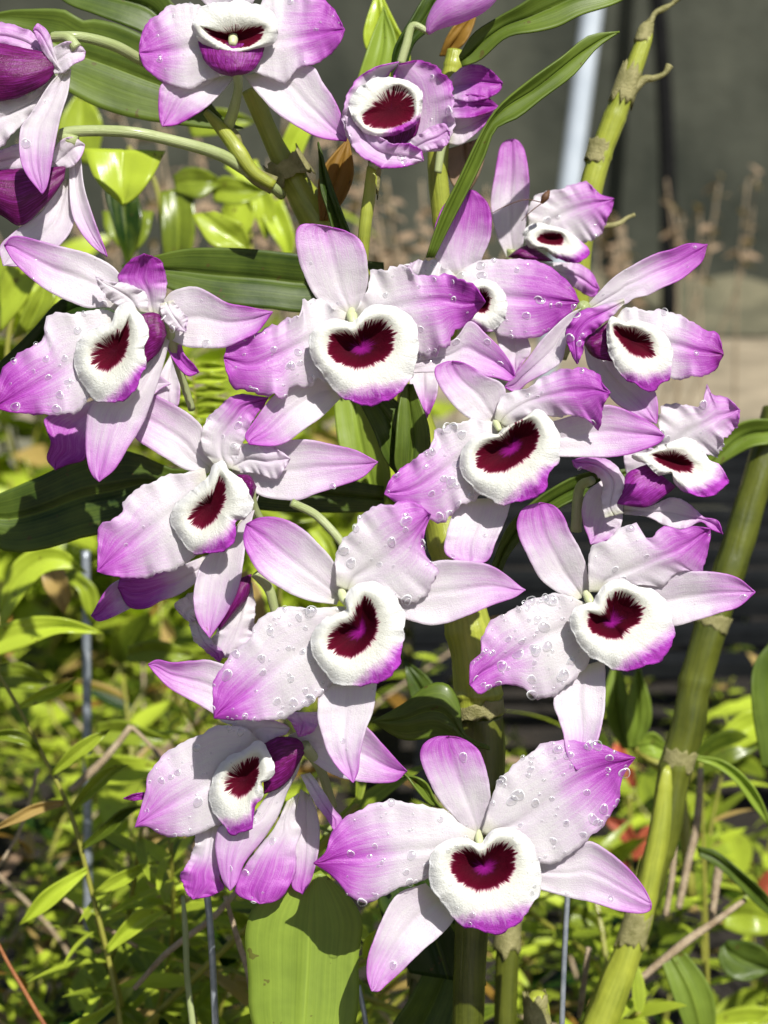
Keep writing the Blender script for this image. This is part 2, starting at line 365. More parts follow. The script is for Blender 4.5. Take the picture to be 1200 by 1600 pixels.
def tube(name, parent, pts, radii, mat, d0=None, nseg=14, n=28, V=(0, 0, 1), world=False, nodes=None, wob=0, kind=None):
    """round tapering tube: pts (x,y,dz px) in the photograph's frame at depth d0, or world points"""
    if isinstance(pts, str):
        q = P(pts, V); s = d0 / FPX; pts = [at(c[0], c[1], d0 + (c[2] if len(c) > 2 else 0) * s) for c in q]; radii = [r * s for r in radii]
    k = len(pts); rr = [radii[min(int(i * len(radii) / k), len(radii) - 1)] if len(radii) != k else radii[i] for i in range(k)]
    q = spline3([tuple(p) + (r,) for p, r in zip(pts, rr)], n)
    verts = []; uvs = []; up = Vector((.3, .9, .2)).normalized(); Ltot = 0
    for i, c in enumerate(q):
        p = Vector(c[:3]); a = Vector(q[max(i - 1, 0)][:3]); b = Vector(q[min(i + 1, n - 1)][:3]); d = (b - a).normalized()
        if i: Ltot += (p - Vector(q[i - 1][:3])).length
        sx = d.cross(up).normalized(); sy = sx.cross(d); r = c[3]
        if nodes:
            for nd in nodes: r *= 1 + .07 * math.exp(-((i / (n - 1) - nd) / .008) ** 2) - .03 * math.exp(-((i / (n - 1) - nd - .03) / .02) ** 2)
        for j in range(nseg):
            th = 2 * math.pi * j / nseg; w = 1 + wob * noise.noise(Vector((p.x * 90, p.z * 90, j * .8))) + (.035 * math.sin(5 * th + i * .02) + .02 * math.sin(9 * th) if nodes else 0)
            verts.append(p + (sx * math.cos(th) + sy * math.sin(th)) * r * w); uvs.append((Ltot * 30, min(j, nseg - j) / nseg * 2))
    faces = [(i * nseg + j, i * nseg + (j + 1) % nseg, (i + 1) * nseg + (j + 1) % nseg, (i + 1) * nseg + j) for i in range(n - 1) for j in range(nseg)]
    faces += [tuple(range(nseg))[::-1], tuple((n - 1) * nseg + j for j in range(nseg))]
    return mesh(name, verts, faces, mat, parent, uvs)
def spline3(pts, n):
    k = len(pts); out = []
    if k == 2: pts = [pts[0], tuple((a + b) / 2 for a, b in zip(*pts)), pts[1]]; k = 3
    for i in range(n):
        s = (k - 1) * i / (n - 1); j = min(int(s), k - 2); t = s - j
        g = lambda m: pts[m] if 0 <= m < k else (tuple(2 * a - b for a, b in zip(pts[0], pts[1])) if m < 0 else tuple(2 * a - b for a, b in zip(pts[-1], pts[-2])))
        p0, p1, p2, p3 = g(j - 1), g(j), g(j + 1), g(j + 2)
        out.append(tuple(.5 * (2 * b + (c - a) * t + (2 * a - 5 * b + 4 * c - d) * t * t + (3 * b - a - 3 * c + d) * t ** 3) for a, b, c, d in zip(p0, p1, p2, p3)))
    return out

# ---------------------------------------------------------------- the setting
def box_sheet(name, x0, x1, y0, y1, z, mat, nx=2, ny=2, amp=0, label=None):
    V = []; 
    for j in range(ny + 1):
        for i in range(nx + 1):
            x = x0 + (x1 - x0) * i / nx; y = y0 + (y1 - y0) * j / ny
            V.append(Vector((x, y, z + (amp * noise.noise(Vector((x * 6, y * 6, z))) if amp else 0))))
    F = [(j * (nx + 1) + i, j * (nx + 1) + i + 1, (j + 1) * (nx + 1) + i + 1, (j + 1) * (nx + 1) + i) for j in range(ny) for i in range(nx)]
    o = mesh(name, V, F, mat); o['kind'] = 'structure'; return o
box_sheet('ground', -80, 80, -20, 120, 0, 'sand')
box_sheet('path', -8, 8, 1.75, 2.60, .004, 'path')
box_sheet('soil', -3, 3, -.4, 1.95, .03, 'soil', 60, 40, .03)
V = []; F = []; nx, ny = 160, 14
for j in range(ny + 1):
    for i in range(nx + 1):
        x = -6 + 12 * i / nx; q = j / ny; y = 3.45 + .52 * q
        V.append(Vector((x, y, .006 + q * q * .06 * (1 + noise.noise(Vector((x * 2, 0, 3)))) + q * .07 * noise.noise(Vector((x * 7, y * 7, 1))))))
F = [(j * (nx + 1) + i, j * (nx + 1) + i + 1, (j + 1) * (nx + 1) + i + 1, (j + 1) * (nx + 1) + i) for j in range(ny) for i in range(nx)]
o = mesh('earth_bank', V, F, 'bank'); o['kind'] = 'structure'
# weathered wall behind
def boxmesh(name, parent, lo, hi, mat):
    x0, y0, z0 = lo; x1, y1, z1 = hi
    V = [Vector(p) for p in ((x0, y0, z0), (x1, y0, z0), (x1, y1, z0), (x0, y1, z0), (x0, y0, z1), (x1, y0, z1), (x1, y1, z1), (x0, y1, z1))]
    F = [(0, 3, 2, 1), (4, 5, 6, 7), (0, 1, 5, 4), (1, 2, 6, 5), (2, 3, 7, 6), (3, 0, 4, 7)]
    return mesh(name, V, F, mat, parent, smooth=False)
wl = empty('garden_wall', (0, 3.95, 0), 'dark weathered grey-green wall closing the view behind the orchids', 'wall')
boxmesh('wall_face', wl, (-6, 3.95, 0), (6, 4.1, 2.4), 'wall'); boxmesh('coping', wl, (-6.02, 3.92, 2.4), (6.02, 4.13, 2.48), 'wall')
def ground_pt(x, y, z=0):   # where the view ray through a pixel meets height z
    d = at(x, y, 1) - CAM; k = (z - CAMH) / d.z; return CAM + d * k
# poles
wp = empty('white_pipe_post', ground_pt(845, 640), 'blurred white pipe post standing upright behind the tall bare cane', 'post')
g = ground_pt(845, 640); top = at(948, -160, (g - CAM).dot(FWD))
tube('pipe', wp, [g, (g + top) / 2, top], [.018, .018, .018], 'whitepipe', nseg=20, n=8)
tube('collar', wp, [g + Vector((0, 0, .0)), g + (top - g) * .02], [.032, .030], 'whitepipe', nseg=20, n=4)
bp = empty('black_pole', ground_pt(1046, 508), 'thin black pole in front of the weathered wall, right of the white pipe', 'pole')
g = ground_pt(1046, 508); top = at(1018, -120, (g - CAM).dot(FWD))
tube('shaft', bp, [g, g + (top - g) * .5 + Vector((.012, 0, 0)), top], [.019, .018, .017], 'blackpipe', nseg=14, n=14)
tube('foot', bp, [g, g + (top - g) * .015], [.028, .022], 'blackpipe', nseg=14, n=4)
# slatted black tray on the ground
tr = empty('slatted_tray', ground_pt(1120, 1100, .12), 'black slatted plastic tray behind the thick cane on the right', 'tray')
for i in range(11):
    y = 1.02 + i * .062
    boxmesh('slat', tr, (.02, y, .165), (.72, y + .022, .175), 'plastic')
for x in (.02, .36, .70): boxmesh('rail', tr, (x, 1.0, .12), (x + .02, 1.70, .163), 'plastic')
for x in (.02, .70):
    for y in (1.0, 1.68): boxmesh('leg', tr, (x, y, .02), (x + .02, y + .02, .118), 'plastic')

# ---------------------------------------------------------------- flowers
Z0 = (0, 0, 2); Z1 = (500, 0, 1.7143); Z2 = (0, 350, 2.4); Z3 = (350, 350, 2.4); Z4 = (750, 350, 2.6667); Z5 = (100, 750, 2.1818)
Z6 = (600, 750, 2); Z7 = (450, 1100, 2); Z8 = (0, 850, 2.1333); Z9 = (180, 1100, 3.158); Z10 = (800, 1000, 2.667); ZB = (550, 600, 3.4286); ZP = (0, 0, 1)
GRP = 'white and purple orchid flowers of the clump'
class Fl:
    def __init__(s, x, y, d, label):
        s.e = empty('orchid_flower', at(x, y, d), label, 'flower', GRP); s.d = d
    def sepal(s, V, L, Rr, tip, **k):
        kw = dict(z=20, t=-14, bow=-6, cup=-9, ruf=.5, cr=2.5, a=.45, b=1.15, amt=.62, edge=.2, base=.03); kw.update(k); kw['z'] += 14
        return blade('sepal', s.e, V, L, Rr, tip, s.d, **kw)
    def petal(s, V, L, Rr, tip, **k):
        kw = dict(z=4, t=-12, bow=-8, cup=6, ruf=3.2, cr=4, a=.5, b=1.1, amt=.85, edge=.08); kw.update(k); kw['z'] += 11
        return blade('petal', s.e, V, L, Rr, tip, s.d, **kw)
    def tubepart(s, V, L, Rr, tip, **k):
        kw = dict(z=-4, t=12, bow=-16, cup=16, ruf=.5, cr=0, a=0, b=1, amt=0, base=1.12, edge=0, green=0); kw.update(k)
        return blade('lip_tube', s.e, V, L, Rr, tip, s.d, **kw)
    def lip(s, *a, **k):
        return lip(s.e, a[0], a[1], a[2], a[3], s.d, a[4], **k)
    def stalk(s, pts, radii, V=ZP, mat='stalk'):
        return tube('flower_stalk', s.e, pts, radii, mat, s.d, 12, 26, V)
    def column(s, pts, r, V=ZP):
        return tube('column', s.e, pts, [q * .6 for q in r], 'column', s.d + .0022, 10, 12, V)

# bottom flower
f = Fl(755, 1330, .398, 'fully open flower lowest in the cluster, facing the viewer')
f.sepal(Z7, '575,415 535,370 480,310 440,240 415,175 420,130 455,105', '615,410 632,330 632,270 618,200 600,150 565,118 530,104', '500,101', amt=.75, t=-22, dr=6)
f.sepal(Z7, '430,560 350,590 310,640 275,720 250,790 247,850', '530,660 480,720 420,770 360,830 310,875 285,898', '262,897', t=-34, z=24, amt=.55, dr=4)
f.sepal(Z7, '720,480 880,460 940,430 1000,460 1060,510 1110,570', '720,560 860,600 950,620 1030,645 1100,655 1132,645', '1135,622', t=-30, z=24, amt=.5, dr=5)
f.petal(Z7, '590,400 540,375 500,340 430,315 350,305 270,310 200,340 155,380 130,420 115,465', '590,470 445,540 390,560 330,585 260,615 200,608 170,575 130,530', '80,498', mid='590,430 450,455 300,468 180,480 80,498', dr=34, ruf=1.8, amt=1.0)
f.petal(Z7, '605,400 650,260 690,200 750,155 820,120 900,115 980,125 1020,145', '640,420 720,450 790,500 860,480 920,440 970,400 1010,340 1035,290 1045,230', '1085,168', mid='620,400 720,370 850,280 960,210 1085,168', dr=60, big=1.35, ruf=1.8, amt=.95)
f.lip(Z7, '600,435 640,395 690,385 740,410 775,460 790,530 780,600 740,665 690,705 640,718 580,705 530,680 490,630 455,590 440,520 450,460 490,430 550,418', '605,472 650,435 695,440 708,480 700,530 660,565 600,582 550,565 515,530 508,490 535,455 580,455', '615,512', '655,720', dr=22)
f.column('596,395,6 597,420,-6 601,445,-16', [5, 11, 9], Z7)
f.stalk('745,1310,40 730,1270,70 690,1240,110', [9, 7, 6])
# big centre flower
f = Fl(570, 530, .408, 'large open flower directly under the thin green stem, with a round white lip')
f.sepal(Z3, '450,345 385,300 340,270 300,190 275,110 268,40 285,5 330,0', '500,325 535,240 540,170 530,100 505,55 460,28', '390,10', amt=.62, t=-20, dr=5)
f.sepal(Z3, '400,590 330,560 250,600 180,650 120,730 80,790', '440,650 370,720 300,770 230,820 170,833', '95,826', z=26, t=-25, a=.5, amt=.75)
f.sepal(Z3, '640,500 850,440 920,365 980,410 1040,470 1080,530', '640,560 800,555 880,560 960,570 1020,577 1070,590', '1092,572', z=28, t=-12, amt=.6, dr=12, a=.5)
f.petal(Z3, '470,340 400,300 350,290 300,285 290,320 250,350 200,380 150,395 80,410 20,450', '480,420 400,600 360,590 300,605 250,610 220,665 150,640 80,620 30,605 8,560', '0,500', mid='470,380 330,430 200,490 100,530 0,500', ruf=5, dr=30, amt=.85, a=.35)
f.petal(Z3, '480,345 540,240 560,190 620,160 690,150 720,195 800,195 880,195 940,230', '540,390 700,400 730,480 790,480 840,470 860,420 910,370 940,340', '980,292', mid='500,350 650,310 800,280 900,300 980,292', ruf=5.5, dr=30, amt=1.0, a=.4, tx=10)
f.lip(Z3, '480,368 520,330 560,305 620,305 680,330 720,380 733,440 725,510 700,580 670,625 620,660 550,678 490,675 430,640 390,590 350,540 325,490 318,440 335,395 380,365 430,357', '490,412 530,375 590,360 625,390 635,440 620,490 570,520 510,540 450,530 400,500 388,460 400,420 430,405 470,408', '518,468', '575,700')
f.column('478,322,6 480,345,-8 486,375,-18', [9, 15, 11], Z3)
f.stalk('550,500,40 570,560,90 600,620,130', [9, 7, 6])
# flower centre right
f = Fl(800, 690, .402, 'open flower right of centre with a tilted heart-shaped throat and a violet upper petal')
f.sepal(Z3, '1000,745 940,738 880,700 830,640 795,580 792,540 820,520', '1045,725 1057,670 1055,620 1030,590 980,570 930,535 890,518', '858,514', amt=.6, t=-18)
f.sepal(Z4, '200,850 400,795 510,755 580,765 660,800 730,840', '200,950 320,968 420,970 520,972 620,960 700,935 750,910', '768,882', z=22, amt=.5, edge=.3, t=-20)
f.sepal(Z6, '230,60 210,120 195,170 193,230', '400,55 378,130 350,190 325,250', '262,268', z=26, amt=.5, t=-30, dr=5)
f.petal(Z3, '1040,745 940,735 880,740 800,775 790,800 760,845 720,870 700,900 660,920 620,960', '1060,850 960,1010 900,1060 850,1085 830,1113 780,1110 720,1080 650,1045', '602,1012', mid='1040,780 900,870 780,950 690,1000 602,1012', ruf=3.5, dr=26, big=1.3, amt=.72, a=.35)
f.petal(Z4, '60,815 70,760 105,710 190,685 240,650 300,625 370,600 430,597 490,625 510,665', '110,850 200,800 270,800 330,798 400,803 450,820 490,845 508,815 512,770', '543,702', mid='80,820 200,740 350,700 460,690 543,702', ruf=4, dr=12, amt=1.0, a=.3, t=-40, z=0)
f.lip(ZB, '785,268 810,240 870,210 930,180 975,140 1010,138 1060,190 1110,260 1115,340 1100,420 1060,480 1050,520 1030,580 960,610 880,640 780,648 750,620 690,590 640,550 590,490 578,410 595,350 640,290 700,265 760,270', '800,285 840,250 880,205 950,195 990,230 997,290 970,360 900,420 820,465 740,477 680,450 662,400 680,345 730,310 770,300', '862,345', '1030,640', tx=-.12, toothdir=(-.5, -.86))
f.column('765,200,4 778,222,-10 792,250,-18', [7, 9, 7], ZB)
f.stalk('775,660,40 760,700,90 720,760,120', [9, 7, 6])
# right flower
f = Fl(925, 490, .415, 'flower turned right whose long sepal points up to the right')
f.sepal(Z4, '440,345 490,290 560,220 640,170 730,125 800,105 870,80', '460,365 600,335 640,310 700,295 760,265 830,235 890,190 930,150', '948,85', amt=.8, t=-8, dr=5, a=.4)
f.sepal(Z4, '435,345 380,370 330,410 260,480 200,560 140,630', '450,400 400,440 360,500 340,570 290,610 200,660 150,700', '103,680', z=10, t=12, amt=.45, a=.55, cr=4)
f.sepal(Z4, '430,480 450,590 500,660 560,740 620,780 680,810', '560,520 600,600 680,665 720,680 740,740 740,800', '735,832', z=32, t=-20, amt=.5, a=.6)
f.petal(Z4, '560,400 610,350 680,355 740,358 790,370 850,385 880,400 930,440 995,462', '560,560 700,640 800,645 870,640 930,635 980,605', '1014,545', mid='590,480 800,500 920,530 1014,545', ruf=2.5, dr=12, amt=1.0, a=.5, z=14)
f.tubepart(Z4, '545,400 490,440 450,465', '560,575 500,563 460,540', '430,487')
f.petal(Z4, '600,312 520,335 430,360 385,395 358,450 365,500 385,550', '602,330 560,375 520,410 470,450 440,480 430,520 418,560', '405,583', z=-24, t=-6, amt=.8, a=.1, b=.5, ruf=3, dr=8)
f.lip(Z4, '550,385 600,410 640,402 700,415 750,440 790,490 805,560 790,640 750,665 715,695 680,690 640,665 590,630 550,570 530,500 530,430', '556,425 600,430 650,440 700,470 722,520 718,555 680,555 630,540 590,500 560,460', '635,492', '710,720', tx=.35, purple=False, deep=20, toothdir=(.6, -.8), pka=.5)
f.stalk('912,480,20 908,490,60 880,560,110', [11, 8, 6])
# lower right flower
f = Fl(970, 760, .422, 'ruffled flower at the far right below the long-sepal flower, showing its purple lip underside')
f.sepal(Z4, '620,1090 600,960 650,940', '700,1090 760,1000 750,950', '700,930', z=26, amt=.1)
f.petal(Z4, '740,980 740,830 750,765 800,760 840,750 900,760 930,720 950,680 970,715 1040,730', '860,980 940,965 980,960 1010,930 1030,890 1060,850 1080,820', '1082,775', mid='790,960 850,880 980,810 1082,775', ruf=5, amt=.62, a=.4, z=16, dr=10)
f.sepal(Z4, '520,1060 450,1110 425,1180 432,1250 450,1300', '600,1150 590,1250 570,1280 540,1310 500,1330', '462,1334', amt=.4, z=24)
f.sepal(Z4, '600,1170 700,1180 800,1140 870,1165 930,1220 990,1235', '600,1210 700,1220 780,1260 850,1270 920,1240 960,1270', '1012,1292', amt=.8, a=.6, z=14, t=-20, ruf=2.5)
f.tubepart(Z4, '700,1000 620,1035 595,1090', '815,1095 760,1140 700,1178 640,1176', '572,1165', base=.95, amt=-.2)
f.petal(Z4, '520,1225 505,1150 512,1090 480,1040 430,1020 398,1018', '598,1205 570,1170 592,1120 600,1060 570,1010 520,980 450,970', '384,985', z=-16, amt=.75, a=.35, ruf=2.5, dr=6)
f.lip(Z4, '635,960 700,950 760,920 850,892 900,905 930,950 960,985 1010,1010 1030,1070 1000,1110 960,1135 900,1135 850,1115 810,1075 800,1040 740,1045 690,1000 650,985', '720,960 770,950 830,955 885,1000 870,1030 820,1030 770,1010 730,985', '800,990', '985,1140', purple=False, deep=22, ty=-.25, ruf=4, pka=.5)
f.stalk('925,750,10 905,765,40 900,830,60', [7, 8, 9])
# behind upper centre
f = Fl(740, 440, .436, 'flower half hidden behind the large open flower, only half its lip showing')
f.sepal(Z1, '350,745 310,690 303,640 320,570 350,530 372,512', '420,745 435,690 455,640 460,590 450,545 420,515', '396,508', amt=.85, edge=.35, a=.1, b=1.2, t=-14)
f.petal(Z4, '-110,222 -60,180 20,150 100,145 200,150 280,170 340,215 390,270', '-80,330 60,450 100,470 160,480 230,475 290,445 340,400 390,360', '413,325', ruf=1, amt=.95, a=.25, z=10, dr=20, big=1.1, mid='-100,260 60,300 250,315 413,325', cr=6)
f.petal(Z3, '870,195 820,155 780,135 720,140', '860,270 780,280 700,260 660,210', '660,165', ruf=4, amt=.2, z=6, dr=6)
f.sepal(Z4, '60,440 90,540 130,600', '190,450 212,530 180,575', '148,625', amt=.3, z=30)
f.sepal(Z3, '690,520 700,620 720,690', '805,540 800,630 775,700', '755,738', amt=.7, z=34, a=.3)
f.lip(Z4, '0,230 50,240 90,270 115,330 105,390 60,440 30,450 -20,430 -80,400 -100,350 -90,290 -50,250', '-20,290 20,275 42,310 30,360 0,370 -30,350', '-5,335', '-40,500', pka=.5)
f.stalk('735,420,40 725,500,80 700,600,120', [8, 7, 6])
# upper right small flower
f = Fl(840, 370, .462, 'small flower near the top right in front of the blurred white pipe')
f.sepal(Z1, '500,690 470,620 458,540 470,460 480,400 495,378', '540,690 548,620 557,560 560,480 550,410 533,378', '515,373', amt=.6, edge=.3)
f.petal(Z1, '560,610 558,550 590,520 640,505 700,490 720,490 750,520', '640,660 700,650 740,640 765,600 782,560', '787,532', mid='600,600 680,560 787,532', ruf=2.5, amt=.8, a=.35, dr=10, big=1.2)
f.tubepart(Z1, '560,655 530,668', '625,700 560,697', '505,688')
f.petal(Z4, '260,165 370,160 430,175 470,210', '260,230 380,260 450,300 480,300', '497,270', amt=.8, z=26, a=.2, ruf=1.5)
f.lip(Z1, '545,620 580,598 620,606 660,618 700,650 720,672 700,702 670,702 630,690 600,668 560,660', '580,640 600,624 640,624 652,640 640,656 600,654', '617,640', '700,720', purple=False, deep=12, tooth=.5, ty=-.2, ruf=2, pka=.5)
f.stalk('800,390,30 790,440,50 760,520,90', [8, 6, 6])
# cup-shaped flower
f = Fl(620, 190, .425, 'cup-shaped half-open flower on the thin upright stem at the top')
f.tubepart(Z1, '100,300 110,360 150,400', '270,290 262,350 230,395', '195,425', z=12, bow=-4, cup=6)
f.petal(Z1, '150,430 92,395 64,335 64,275 98,215 148,180', '200,400 185,330 175,280 175,230 188,195', '212,166', amt=0, edge=.62, base=.02, cup=-4, z=8, ruf=3.5, green=.0, cr=0, tx=14)
f.petal(Z1, '200,410 200,320 190,250 195,205', '325,405 352,360 360,300 357,255 340,205 310,175 260,163', '212,172', amt=.25, a=-.2, b=.7, edge=.6, base=.05, cup=-4, z=8, dr=10, ruf=4, green=.0, cr=0, tx=-14)
f.petal(Z1, '66,310 75,360 95,400 120,425 170,448 220,448', '130,330 165,370 200,385 240,385 268,400', '278,430', amt=.25, a=-.5, b=.4, edge=.5, cup=-18, z=-20, ruf=4, dr=8, green=.0)
f.petal(Z1, '210,400 250,370 290,345 330,330', '250,420 300,400 330,395 345,380', '347,352', amt=.45, a=-.2, z=-6, ruf=2.5, green=.1)
f.lip(Z1, '80,270 110,230 160,208 220,213 270,240 273,280 262,325 225,352 180,365 130,360 100,335 80,305', '112,312 138,285 178,245 215,232 245,258 252,308 225,332 180,345 130,340', '190,295', '240,380', purple=False, deep=15, z=-24, ty=-.1, ruf=4, pka=.25)
f.column('140,300,10 150,308,-12', [6, 5], Z1)
f.stalk('622,205,30 600,230,30 582,262,30', [9, 8, 8])
f = Fl(720, 160, .445, 'closed magenta flower seen from the side, just right of the cup-shaped flower')
f.sepal(Z1, '345,310 400,305 450,298', '345,385 380,385 430,345', '474,300', amt=.6, a=.2, z=16)
f.petal(Z1, '345,210 380,180 420,172 460,190', '345,262 400,272 450,262 480,245', '489,222', amt=.75, a=-.2, b=.9, ruf=1.5, cup=-10)
f.sepal(Z1, '345,262 400,252 450,262', '340,315 400,315 450,302', '480,287', amt=.8, a=-.1, b=.7, z=0)
f.stalk('702,190,20 690,230,20 684,270,20', [8, 7, 6])
# top flower seen from below
f = Fl(370, 90, .425, 'flower cut off by the top edge, seen from below with a purple pouch')
f.sepal(Z0, '690,60 650,20 620,-20 640,-80', '760,60 790,10 800,-40 770,-80', '705,-120', amt=.5, ruf=1)
f.sepal(Z0, '640,240 560,260 505,262 495,320 498,370', '735,238 690,290 650,330 600,365 550,390', '508,395', z=18, amt=.75, a=.4, edge=.4)
f.sepal(Z0, '850,220 970,205 1010,260 1050,320 1080,400', '760,235 800,285 850,340 920,390 1000,430', '1082,441', z=18, amt=.45, edge=.35, dr=4, a=.6)
f.petal(Z0, '660,100 620,15 540,18 490,45 455,80 437,130', '730,225 640,255 590,278 550,272 510,255 470,230 448,205', '436,165', amt=.85, a=.45, b=.95, dr=16, ruf=1.6, mid='690,150 600,150 500,165 436,165')
f.petal(Z0, '780,80 820,0 870,-25 950,-12 1010,0 1050,40', '760,215 830,240 890,255 930,215 970,205 1010,185 1060,140', '1077,92', amt=.8, a=.4, b=.95, dr=12, ruf=2, mid='770,140 880,130 980,110 1077,92')
f.tubepart(Z0, '618,130 640,190 680,225', '830,140 812,190 780,225', '725,238', z=-10, base=.98)
f.lip(Z0, '600,70 640,20 700,5 770,5 840,30 870,80 860,130 830,145 780,158 730,175 690,165 640,140 610,110', '640,85 690,100 730,92 780,85 822,88 815,120 780,145 730,150 690,132 650,108', '732,120', '725,200', purple=False, deep=16, ty=.2, pka=.5, tooth=.8, z=-20)
f.column('728,95,-8 728,125,-22 726,140,-28', [10, 13, 9], Z0)
f.stalk('742,225,0 744,280,25 728,350,60 706,410,95', [8, 7, 9, 10], Z0)
# two flowers cut off at the left edge
f = Fl(90, 100, .415, 'topmost side-on flower cut off by the left edge')
f.petal(Z0, '165,190 110,110 60,82 0,72 -60,70', '165,215 90,175 40,160 0,150 -60,150', '-120,110', amt=.35, a=-.4, b=.5, green=0)
f.petal(Z0, '170,230 100,290 40,305 0,310 -60,325', '180,250 130,330 60,400 0,460 -60,505', '-120,470', amt=.1, z=14)
f.tubepart(Z0, '168,185 140,165 60,148 0,135 -60,125', '168,230 140,262 90,290 30,312 -50,310', '-120,220', cup=22, bow=-24)
f.sepal(Z0, '190,225 150,270 100,350 65,400 62,480 80,540', '222,215 212,290 190,360 175,430 160,520 148,580', '132,607', amt=.55, a=.55, z=-12, dr=6)
f.petal(Z0, '215,228 190,225 140,170 120,130', '190,225 172,170 150,100 118,74', '104,95', amt=.5, a=.2, z=-14, ruf=1)
f.sepal(Z0, '150,175 165,150 210,130 250,142', '170,230 200,225 230,200 262,185', '266,160', amt=.1, z=-16, green=0, t=0)
f.stalk('120,75,-8 105,58,-6 82,58,2', [9, 8, 8], ZP)
f.stalk('85,57,0 130,58,10 180,72,40 225,96,85 300,130,140', [8, 8, 9, 9, 8])
f = Fl(90, 240, .425, 'side-on flower at the left edge below the topmost one, dark purple lip tube')
f.petal(Z0, '200,500 140,440 60,450 0,470 -50,480', '205,530 120,535 60,535 0,540 -50,545', '-120,520', amt=.25, a=-.2, ruf=1.5, green=0)
f.sepal(Z0, '190,560 130,660 50,720 0,770', '232,560 232,640 222,720 160,790 80,830', '10,830', amt=.1, z=10)
f.tubepart(Z0, '205,520 120,527 60,528 0,532 -60,540', '200,560 160,620 110,672 60,705 0,670 -60,650', '-120,600', cup=22, bow=-20)
f.sepal(Z0, '215,500 222,650 250,720 290,770', '252,480 262,580 292,680 325,770', '335,802', amt=.35, a=.5, z=4)
f.sepal(Z0, '155,490 190,440 225,428 250,440', '190,530 225,520 250,495 262,470', '264,452', amt=.05, z=-10, green=0, t=0)
f.stalk('120,222,0 96,212,0 120,205,2 200,206,6 270,220,25 340,240,60 385,266,85 425,292,100 440,305,130', [10, 9, 9, 9, 9, 10, 10, 9, 8])
# left large flower
f = Fl(215, 510, .404, 'large flower at the left edge turned left, with an oval dark throat')
f.sepal(Z2, '470,230 430,165 330,110 230,85 100,50 45,47', '440,330 400,312 330,315 260,290 170,245 100,190 50,140', '16,80', z=24, amt=.68, a=.5, t=-10, dr=8)
f.sepal(Z2, '610,290 650,250 730,235 790,260 850,295 930,310', '630,430 700,460 780,465 850,460 920,430 970,400', '1022,330', z=20, amt=.55, a=.4, edge=.35, dr=5, t=-14)
f.sepal(Z2, '600,430 540,530 440,640 345,670 322,780 325,880 345,940', '645,400 625,480 600,570 570,660 530,760 480,840 430,920', '372,966', z=18, t=-20, amt=.55, a=.6, dr=4, cup=8)
f.petal(Z2, '540,330 500,260 445,215 455,175 490,135', '610,345 612,300 625,250 620,180 600,135', '540,112', z=6, amt=.9, a=.2, b=.8, ruf=1.5, t=-40)
f.petal(Z2, '480,320 430,300 390,260 368,225', '560,335 545,260 480,225 410,215', '360,197', z=-6, amt=.0, ruf=3)
f.petal(Z2, '600,300 605,340 640,390', '650,285 680,325 702,350', '697,405', z=-4, amt=.15, ruf=3, dr=5)
f.petal(Z2, '450,340 360,320 300,330 230,330 170,370 165,430 100,460 50,510 10,550', '440,520 330,660 270,710 200,720 120,710 50,708', '-22,690', mid='450,410 300,510 150,600 -22,690', ruf=2.8, dr=24, amt=.95, a=.4, z=10, tx=-4)
f.tubepart(Z2, '520,340 575,333 605,350', '530,535 570,505 600,470', '624,410', z=4)
f.lip(Z2, '430,330 480,295 520,330 550,370 556,420 542,470 550,520 530,570 510,620 470,655 400,675 350,655 320,610 285,560 280,490 300,430 360,390 420,368', '475,350 486,390 482,440 462,500 410,547 370,545 345,510 350,470 380,440 430,412 462,400', '432,478', '520,650', purple=False, deep=18, tx=-.35, toothdir=(-.8, -.6), pka=.45, dr=6)
f.sepal(Z2, '625,460 645,500 680,550 710,570', '680,450 692,490 728,528', '746,555', amt=.7, a=-.4, b=.5, z=36, green=0)
f.stalk('262,505,20 275,560,60 300,640,110', [9, 7, 6])
f = Fl(120, 640, .438, 'flower mostly hidden behind the large left flower, only violet petal tips showing')
f.sepal(Z2, '350,660 180,720 175,770 190,820 175,880', '400,700 330,800 320,880 260,900', '208,922', amt=.8, a=.1, b=.9, base=.15)
f.sepal(Z2, '640,490 600,570 588,650', '662,490 674,600 667,680', '630,690', amt=.1)
f.sepal(Z2, '360,560 470,540 580,560', '380,700 500,700 600,620', '640,600', amt=.1, z=10)
# left centre flower
f = Fl(355, 730, .412, 'flower turned left, just below and right of the big left edge flower')
f.sepal(Z2, '780,935 700,922 640,890 560,840 500,790', '810,905 770,800 750,750 690,700 600,650 540,630', '490,690', z=30, amt=.35, a=.3, t=6)
f.petal(Z2, '800,900 758,840 755,770 790,720 830,680 880,640', '900,930 900,850 930,780 960,720 990,680', '1006,652', z=4, amt=.85, a=.35, ruf=3, dr=14, big=1.3)
f.sepal(Z3, '30,890 150,830 260,810 330,810 420,830 500,850', '30,950 130,1015 190,1030 280,1035 350,1010 440,980 520,950', '577,893', z=22, amt=.6, a=.5, dr=3)
f.petal(Z2, '850,900 900,830 1000,828 1050,850', '890,935 960,935 1025,957 1060,930', '1088,880', z=6, amt=.15, ruf=2.5, dr=3)
f.petal(Z5, '480,-40 350,-12 280,10 240,40 205,75 200,110 160,130 120,170', '520,160 450,255 400,290 340,320 280,330 220,335 170,330', '113,312', mid='490,20 300,160 200,240 113,312', ruf=2.6, amt=.9, a=.45, dr=14, z=10)
f.tubepart(Z2, '890,940 935,945', '930,1050 945,1030', '960,985', z=0)
f.sepal(Z5, '560,200 480,270 448,350 443,430 460,490', '665,50 642,130 622,200 610,290 590,380 550,460', '497,538', z=18, amt=.55, a=.6, t=-20)
